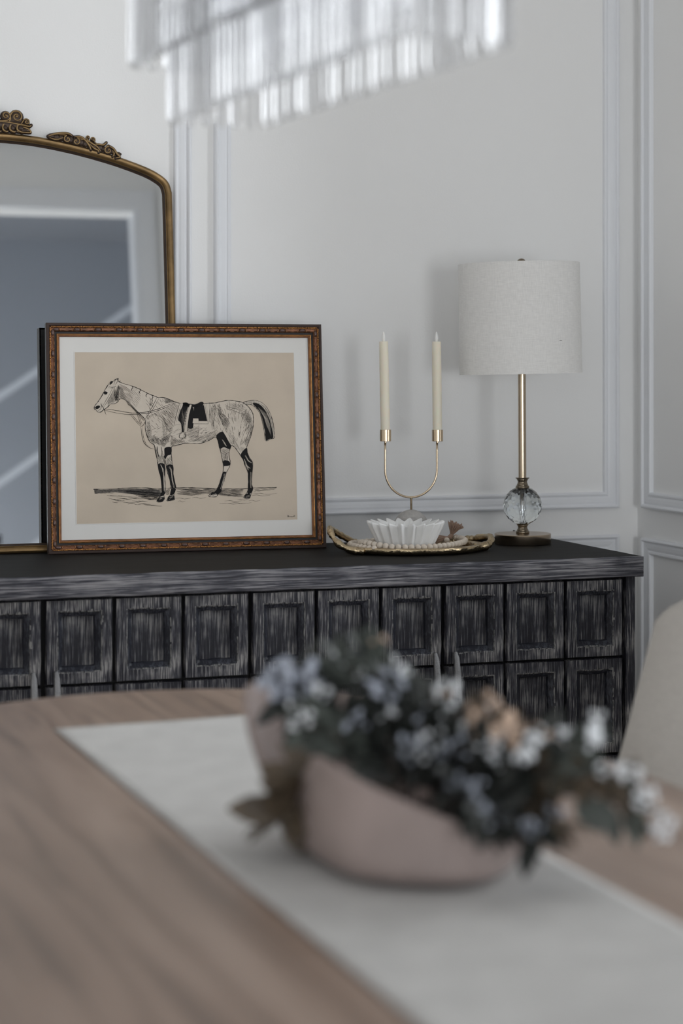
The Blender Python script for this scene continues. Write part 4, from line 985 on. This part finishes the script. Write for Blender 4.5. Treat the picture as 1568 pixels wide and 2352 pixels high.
# ---------------------------------------------------------------- dining table and runner
TT = 0.76
tb = empty('dining_table', (0.654, 1.85, 0), (0, 0, R(2.0)), 'long oval washed-oak dining table in the foreground', 'table')
def stadium(r, hl, n_=40):
    P_ = []
    for i in range(n_ + 1): a = PI * i / n_; P_.append((r * math.cos(a), hl + r * math.sin(a)))
    for i in range(n_ + 1): a = PI + PI * i / n_; P_.append((r * math.cos(a), -hl + r * math.sin(a)))
    return P_
m = MB(); loops = [(0.425, TT - 0.045), (0.452, TT - 0.030), (0.460, TT - 0.018), (0.460, TT - 0.004), (0.457, TT - 0.001), (0.453, TT)]
S = [stadium(r, 0.60) for (r, z) in loops]; n_ = len(S[0]); vs = []; fs = []
for (r, z), P_ in zip(loops, S): vs += [(x, y, z) for (x, y) in P_]
for j in range(len(loops) - 1):
    for i in range(n_): l = (i + 1) % n_; fs.append((j * n_ + i, j * n_ + l, (j + 1) * n_ + l, (j + 1) * n_ + i))
fs.append(tuple(range(n_))[::-1]); fs.append(tuple((len(loops) - 1) * n_ + i for i in range(n_)))
m.add(vs, fs); m.build('tabletop', M_TABLE, tb, smooth=True, auto=0.5)
for y in (-0.52, 0.42):
    m = MB(); m.lathe([(0.14, 0.03), (0.13, 0.06), (0.085, 0.10), (0.075, 0.40), (0.09, 0.62), (0.17, 0.70), (0.17, TT - 0.045)], 32, c=(0, y, 0)); m.build('pedestal', M_TABLE, tb, smooth=True)
    m = MB(); m.box(-0.30, 0.30, y - 0.06, y + 0.06, 0, 0.045); m.build('foot', M_TABLE, tb, bevel=0.01)
m = MB(); m.box(-0.03, 0.03, -0.5, 0.40, 0.10, 0.17); m.build('stretcher', M_TABLE, tb, bevel=0.005)
# runner lies along the table: corners measured on the cloth
m = MB(); nx, ny = 24, 110; vs = []; fs = []
def rp(u, v):
    a = Vector((0.4717 + 0.0, 2.620)).lerp(Vector((0.7905, 2.636)), u); b = a + Vector((0.0339, -1.0)) * 1.62
    p = a.lerp(b, v); zz = TT + 0.0016 + 0.0011 * noise.noise(Vector((p.x * 9, p.y * 5, 0)))
    return p, zz
for j in range(ny + 1):
    for i in range(nx + 1):
        p, zz = rp(i / nx, j / ny)
        if i in (0, nx): p = p + Vector((0.0012 * noise.noise(Vector((p.y * 14, i, 2))), 0))
        vs.append((p.x, p.y, zz))
for j in range(ny):
    for i in range(nx): a = j * (nx + 1) + i; fs.append((a, a + 1, a + nx + 2, a + nx + 1))
m.add(vs, fs); rn = m.build('table_runner', M_RUNNER, None, smooth=True)
sm = rn.modifiers.new('thickness', 'SOLIDIFY'); sm.thickness = 0.0012; sm.offset = 1
tag(rn, 'off-white woven linen runner laid down the middle of the dining table', 'table runner')

# ---------------------------------------------------------------- clay vessel
VC = Vector((0.69, 1.84, TT + 0.0028))
ves = empty('clay_vessel', VC, label='pinkish clay vessel with a high folded rim holding dried flowers', cat='vase')
KEY = [(134, .150, .190, .150), (158, .122, .128, .050), (185, .116, .110, .092), (205, .130, .126, .113), (235, .162, .148, .097), (272, .168, .163, .060), (300, .130, .140, .026), (325, .112, .130, .024), (350, .11, .145, .06), (380, .12, .15, .10), (420, .12, .15, .125), (460, .13, .165, .135)]
def key(th):
    th = th % 360
    if th < 134: th += 360
    K = KEY + [(494, *KEY[0][1:])]
    for i in range(len(K) - 1):
        if K[i][0] <= th <= K[i + 1][0]:
            t = (th - K[i][0]) / (K[i + 1][0] - K[i][0])
            g_ = lambda j: K[j % len(K)] if 0 <= j < len(K) else (KEY[-1] if j < 0 else KEY[1])
            out = []
            for c in (1, 2, 3):
                p0, p1, p2, p3 = g_(i - 1)[c], K[i][c], K[i + 1][c], g_(i + 2)[c]
                out.append(0.5 * (2 * p1 + (p2 - p0) * t + (2 * p0 - 5 * p1 + 4 * p2 - p3) * t * t + (3 * p1 - p0 - 3 * p2 + p3) * t ** 3))
            return out
m = MB(); nA = 120; SL = [0, .04, .10, .18, .30, .45, .60, .75, .88, .96, 1.0]; vs = []; fs = []
def vp(th, s_, off):
    rb_, rr, h_ = key(th)
    foot = 0.72 * rb_
    if s_ < 0.3: r = foot + (rb_ - foot) * math.sin(PI / 2 * s_ / 0.3)
    else: t = (s_ - 0.3) / 0.7; r = rb_ + (rr - rb_) * t * t * (3 - 2 * t)
    z = h_ * (s_ ** 1.25)
    r -= off; return (r * math.cos(R(th)), r * math.sin(R(th)), z + (off * 0.8 if s_ < 0.15 else 0))
rowsv = [(s_, 0) for s_ in SL] + [(1.0, 0.004)] + [(s_, 0.008) for s_ in reversed(SL[:-1])]
for (s_, off) in rowsv:
    for i in range(nA): vs.append(vp(360 * i / nA, s_, off))
nr = len(rowsv)
for j in range(nr - 1):
    for i in range(nA): l = (i + 1) % nA; fs.append((j * nA + i, j * nA + l, (j + 1) * nA + l, (j + 1) * nA + i))
fs.append(tuple(range(nA))[::-1]); fs.append(tuple((nr - 1) * nA + i for i in range(nA)))
m.add(vs, fs); m.build('body', M_POT, ves, smooth=True)

# ---------------------------------------------------------------- dried flowers and eucalyptus stems
def leaf(mm_, base, d, nrm, L_, W_):
    d = Vector(d).normalized(); nrm = Vector(nrm); side = d.cross(nrm)
    if side.length < 1e-4: side = d.orthogonal()
    side.normalize(); up = side.cross(d); b = Vector(base); vs = []; prf = [(0, 0.08), (0.18, 0.6), (0.42, 1.0), (0.68, 0.85), (0.88, 0.45), (1.0, 0.05)]
    for (t, w) in prf:
        c = b + d * L_ * t - up * (L_ * 0.22 * t * t)
        vs += [c - side * W_ * w * 0.5 + up * W_ * 0.10 * w, c - up * 0.0004, c + side * W_ * w * 0.5 + up * W_ * 0.10 * w]
    fs = []
    for i in range(len(prf) - 1):
        for k_ in (0, 1): a = i * 3 + k_; fs.append((a, a + 1, a + 4, a + 3))
    mm_.add(vs, fs)
def stem_thing(root, tip, mats, blooms, seed, label, leaves=14, Ls=0.034, lift=0.03, name='dried_flower_stem', cat='flower stem', group='dried stems in the clay vessel', fluff=0.011, br=7):
    rnd = random.Random(seed); root = Vector(root); tip = Vector(tip)
    t0 = empty(name, root, label=label, cat=cat, group=group); D_ = tip - root
    c = catmull([Vector((0, 0, 0)), D_ * 0.4 + Vector((rnd.uniform(-.01, .01), rnd.uniform(-.01, .01), lift)), D_ * 0.75 + Vector((0, 0, lift * 0.8)), D_], 8)
    s_ = MB(); s_.tube(c, [0.0017 - 0.0009 * i / len(c) for i in range(len(c))], 6); s_.build('stem', M_STEM, t0, smooth=True)
    lf = MB(); n_ = len(c)
    for i in range(leaves):
        k_ = int(n_ * (0.22 + 0.78 * i / leaves)); k_ = min(n_ - 2, k_); t = (c[k_ + 1] - c[k_]).normalized()
        a = rnd.uniform(0, 2 * PI); u = t.orthogonal().normalized(); v = t.cross(u); o_ = u * math.cos(a) + v * math.sin(a)
        leaf(lf, c[k_], t * 0.6 + o_, o_.cross(t), Ls * rnd.uniform(0.7, 1.2), Ls * rnd.uniform(0.42, 0.62))
    leaf(lf, c[-1], D_, (0, 0, 1), Ls * 0.9, Ls * 0.45)
    lf.build('foliage', mats[0], t0, smooth=True)
    for (tt, mat, r_, num) in blooms:
        r_ *= 1.1
        k_ = min(n_ - 1, int(tt * (n_ - 1))); cc = c[k_] + Vector((rnd.uniform(-.012, .012), rnd.uniform(-.018, 0.004), rnd.uniform(0.0, .016)))
        bl = MB()
        for j in range(num):
            o_ = Vector((rnd.gauss(0, 1), rnd.gauss(0, 1), rnd.gauss(0, 1))).normalized()
            p = cc + o_ * r_ * rnd.uniform(0.35, 1.25)
            e_ = Euler((rnd.uniform(0, 6), rnd.uniform(0, 6), rnd.uniform(0, 6))).to_matrix()
            k2 = rnd.uniform(0.7, 1.1); bl.ball(tuple(p), (r_ * 0.38 * k2, r_ * 0.27 * k2, r_ * 0.17), 7, 5, rot=e_)
        bl.build('blossom', mat, t0, smooth=True)
    return t0
W, B_, P_ = M_BLOOM, M_BLOOMB, M_BLOOMP
root = (0.690, 1.815, 0.805)
def rt(i): return (0.69 + 0.03 * math.cos(i * 2.1), 1.81 + 0.03 * math.sin(i * 2.1), 0.80 + 0.004 * (i % 3))
ST = [((0.637, 1.896, 0.950), M_LEAFG, [(1, W, .010, 10), (.75, W, .009, 9), (.55, B_, .010, 10)], 'grey-leaved stem rising highest over the vessel, pale buds near its tip'),
      ((0.605, 1.904, 0.930), M_LEAF, [(.95, B_, .019, 20), (.7, W, .013, 12)], 'dark-leaved stem at the upper left with a large pale blue cluster'),
      ((0.578, 1.916, 0.915), M_LEAF, [(.98, B_, .021, 24), (.72, B_, .015, 14)], 'leftmost upper stem with a full pale blue blossom by the high rim'),
      ((0.662, 1.886, 0.955), M_LEAFG, [(1, P_, .011, 9), (.7, W, .011, 10)], 'upright stem with one cream-peach bud at the very top'),
      ((0.671, 1.832, 0.920), M_LEAF, [(.9, B_, .016, 14), (.6, W, .010, 8)], 'dark-leaved stem in the middle of the bunch, blue cluster facing front'),
      ((0.717, 1.816, 0.915), M_LEAF, [(1, W, .013, 10), (.75, P_, .012, 10), (.55, W, .012, 10)], 'stem right of centre tipped white with peach below, under the cabinet handles'),
      ((0.754, 1.804, 0.900), M_LEAFB, [(1, W, .012, 10), (.8, P_, .016, 16), (.6, W, .011, 10)], 'brown-leaved stem with peach blossoms along the top of the bunch'),
      ((0.767, 1.746, 0.898), M_LEAFB, [(.95, P_, .019, 18), (.72, P_, .015, 12), (.5, W, .012, 10)], 'stem carrying the largest peach blossom, right of the bunch centre'),
      ((0.800, 1.736, 0.888), M_LEAF, [(1, W, .014, 12), (.8, P_, .012, 9), (.6, W, .012, 10)], 'dark-leaved stem to the right, white head before the last carved panel'),
      ((0.836, 1.723, 0.880), M_LEAFG, [(1, W, .015, 12), (.86, W, .015, 12), (.72, W, .012, 9)], 'right-hand spray with three white heads in front of the cabinet corner'),
      ((0.845, 1.667, 0.857), M_LEAFB, [(1, W, .013, 10), (.86, W, .013, 10)], 'long spray reaching right over the table edge with white heads'),
      ((0.857, 1.663, 0.830), M_LEAFG, [(1, W, .012, 10), (.88, W, .012, 8)], 'lowest long spray at the far right, pale heads drooping over the oak'),
      ((0.773, 1.639, 0.829), M_LEAFB, [(.9, B_, .010, 8)], 'short brown stem hanging over the low right end of the rim'),
      ((0.750, 1.647, 0.812), M_LEAF, [(.95, B_, .012, 10), (.7, B_, .012, 10)], 'stem spilling lowest over the right notch of the vessel'),
      ((0.703, 1.640, 0.838), M_LEAF, [(1, B_, .012, 10), (.7, B_, .010, 8)], 'dark stem leaning forward over the front rim with bluish heads'),
      ((0.681, 1.685, 0.856), M_LEAF, [(.9, B_, .010, 8), (.6, B_, .009, 8)], 'short dark stem just behind the front rim'),
      ((0.668, 1.727, 0.880), M_LEAF, [(1, W, .012, 12), (.75, B_, .015, 12)], 'stem near the front with a white head over a blue one'),
      ((0.584, 1.861, 0.893), M_LEAFG, [(1, W, .012, 10), (.8, W, .010, 9)], 'grey-leaved stem low at the left between the high rim and the front wall'),
      ((0.759, 1.696, 0.872), M_LEAF, [(1, W, .015, 13), (.7, W, .010, 8)], 'stem with an oval white head low on the right of the bunch'),
      ((0.727, 1.728, 0.884), M_LEAF, [(.95, W, .012, 10), (.7, B_, .012, 10)], 'dark-leaved stem below the peach blossoms'),
      ((0.642, 1.841, 0.888), M_LEAF, [(1, B_, .012, 10)], 'shadowed dark stem behind the peak of the front rim'),
      ((0.690, 1.80, 0.900), M_LEAF, [(.9, B_, .010, 8)], 'dark central stem mostly hidden among the leaves')]
for i, (tip, lm, bl, lb) in enumerate(ST):
    far = (Vector(tip) - Vector(rt(i))).length
    stem_thing(rt(i), tip, [lm], bl, 40 + i, lb, leaves=int(20 + far * 80), Ls=0.036 if lm is not M_LEAFB else 0.030, lift=0.02)
# hanging leaves on the left and the single white bud on the right
stem_thing((0.64, 1.86, 0.83), (0.563, 1.845, 0.806), [M_LEAFB], [], 90, 'drooping stem of big brown leaves hanging out of the left notch', leaves=26, Ls=0.050, lift=0.02)
stem_thing((0.63, 1.865, 0.82), (0.541, 1.853, 0.796), [M_LEAFB], [], 91, 'thin stem with one small brown leaf dangling left of the vessel', leaves=2, Ls=0.024, lift=0.018)
stem_thing((0.70, 1.78, 0.82), (0.860, 1.641, 0.808), [M_LEAFB], [(1, W, .0115, 16)], 92, 'bare thin stem ending in a single bright white bud at the far right', leaves=3, Ls=0.014, lift=0.05)

# ---------------------------------------------------------------- upholstered tub chair
chx, chy = 1.672, 2.66
chair = empty('dining_chair', (chx, chy, 0), (0, 0, R(-53)), label='off-white upholstered tub dining chair at the right of the table', cat='chair')
m = MB(); nA = 61; NS = 16; vs = []; fs = []
def shell(a, s_, off):
    """a from -125 to 125 deg round the back (+x); s_ height fraction"""
    t = abs(a) / 128.0
    top = 0.925 - 0.012 * t - 0.045 * max(0, (t - 0.80) / 0.20) ** 2.2
    zb = 0.36; z = zb + (top - zb) * s_
    r = 0.285 + 0.115 * (1 - s_) - off
    ang = R(a) * (122 / 128) * (1 + 0.10 * (1 - s_))
    rx = r * 1.0; ry = r * 0.98
    return (rx * math.cos(ang), ry * math.sin(ang), z)
rowsc = [(s_ / NS, 0.0) for s_ in range(NS + 1)] + [(1.006, 0.012), (1.011, 0.028), (1.006, 0.044)] + [(s_ / NS, 0.056) for s_ in range(NS, -1, -1)]
for (s_, off) in rowsc:
    for i in range(nA):
        a = -128 + 256 * i / (nA - 1); vs.append(shell(a, s_, off))
nr = len(rowsc)
for j in range(nr - 1):
    for i in range(nA - 1): fs.append((j * nA + i, j * nA + i + 1, (j + 1) * nA + i + 1, (j + 1) * nA + i))
for i in range(nA - 1): fs.append((i, i + 1, (nr - 1) * nA + i + 1, (nr - 1) * nA + i))
fs.append(tuple(j * nA for j in range(nr))); fs.append(tuple(j * nA + nA - 1 for j in range(nr))[::-1])
m.add(vs, fs); m.build('backrest', M_CHAIR, chair, smooth=True, auto=1.0)
m = MB(); m.lathe([(0.20, 0.36), (0.255, 0.37), (0.262, 0.42), (0.255, 0.465), (0.22, 0.482), (0.001, 0.486)], 48, c=(-0.02, 0, 0)); m.build('seat', M_CHAIR, chair, smooth=True)
for (x, y) in ((-0.17, -0.17), (-0.17, 0.17), (0.17, -0.17), (0.17, 0.17)):
    m = MB(); m.tube([(x, y, 0.38), (x * 1.12, y * 1.12, 0)], [0.020, 0.011], 12); m.build('leg', M_CHAIRL, chair, smooth=True)

# ---------------------------------------------------------------- crystal chandelier
CR = R(4.2)
chd = empty('crystal_chandelier', (0.662, 2.05, 1.56), (0, 0, CR), 'rectangular two-tier crystal fringe chandelier hanging over the table', 'chandelier')
pm = MB()
def prism(mm_, x, y, z0, z1, r, rot):
    n_ = 6; vs = []; fs = []
    for (z, k_) in ((z0, 0.55), (z0 + 0.010, 1.0), (z1 - 0.008, 1.0), (z1, 0.5)):
        for i in range(n_):
            a = rot + 2 * PI * i / n_; vs.append((x + r * k_ * math.cos(a), y + r * k_ * 0.62 * math.sin(a), z))
    for j in range(3):
        for i in range(n_): l = (i + 1) % n_; fs.append((j * n_ + i, j * n_ + l, (j + 1) * n_ + l, (j + 1) * n_ + i))
    fs.append(tuple(range(n_))[::-1]); fs.append(tuple(3 * n_ + i for i in range(n_))); mm_.add(vs, fs)
def ring_pts(hw, hl, step):
    out = []
    nx_ = max(2, round(2 * hw / step)); ny_ = round(2 * hl / step)
    for i in range(nx_): out += [(-hw + 2 * hw * (i + .5) / nx_, hl, 0), (-hw + 2 * hw * (i + .5) / nx_, -hl, 0)]
    for i in range(ny_): out += [(hw, -hl + 2 * hl * (i + .5) / ny_, 1), (-hw, -hl + 2 * hl * (i + .5) / ny_, 1)]
    return out
inner = ring_pts(0.060, 0.345, 0.0200); outerp = ring_pts(0.086, 0.428, 0.0215)
base_in = MB(); prism(base_in, 0, 0, 0.0, 0.150, 0.0098, 0); proto_in = None
base_out = MB(); prism(base_out, 0, 0, 0.0, 0.240, 0.0105, 0); proto_out = None
cnt = 0; extra = MB()
inner.sort(key=lambda p: (-p[2], -p[0])); 
for (x, y, s_) in inner:
    if proto_in is None: proto_in = base_in.build('crystal_prism', M_CHAN, chd); b_ = proto_in
    else: b_ = proto_in.copy(); COL.objects.link(b_); b_.parent = chd
    b_.location = (x, y, random.uniform(-.001, .001)); b_.rotation_euler = (0, 0, (PI / 2 if s_ else 0) + random.uniform(-.25, .25)); cnt += 1
outerp.sort(key=lambda p: (0 if p[0] < 0 else 1, -p[1]))
for i, (x, y, s_) in enumerate(outerp):
    if cnt < 100:
        if proto_out is None: proto_out = base_out.build('crystal_prism', M_CHAN, chd); b_ = proto_out
        else: b_ = proto_out.copy(); COL.objects.link(b_); b_.parent = chd
        b_.location = (x, y, 0.080); b_.rotation_euler = (0, 0, (PI / 2 if s_ else 0) + random.uniform(-.25, .25)); cnt += 1
    else:
        prism(extra, x, y, 0.080, 0.320, 0.0105, 0)
tag(extra.build('crystal_fringe', M_CHAN, chd), kind='stuff')
def rectframe(hw, hl, z0, z1, t):
    r_ = MB(); r_.box(-hw - t, hw + t, hl - t, hl + t, z0, z1); r_.box(-hw - t, hw + t, -hl - t, -hl + t, z0, z1)
    r_.box(-hw - t, -hw + t, -hl, hl, z0, z1); r_.box(hw - t, hw + t, -hl, hl, z0, z1); return r_
rectframe(0.060, 0.345, 0.150, 0.158, 0.004).build('inner_frame', M_CHROME, chd)
rectframe(0.086, 0.428, 0.320, 0.335, 0.006).build('outer_frame', M_CHROME, chd)
m = MB()
for y in (-0.345, -0.115, 0.115, 0.345):
    m.box(-0.086, 0.086, y - 0.003, y + 0.003, 0.322, 0.330)
    for x in (-0.06, 0.06): m.tube([(x, y, 0.155), (x, y, 0.33)], 0.0012, 5)
m.build('cross_bars', M_CHROME, chd)
m = MB()
for y in (-0.30, 0.30): m.tube([(0, y, 0.33), (0, y, ZC - 1.56)], 0.0015, 6)
m.build('hanging_cables', M_CHROME, chd)
m = MB(); m.box(-0.04, 0.04, -0.33, 0.33, ZC - 1.56 - 0.02, ZC - 1.56); m.build('ceiling_canopy', M_CEIL, chd)
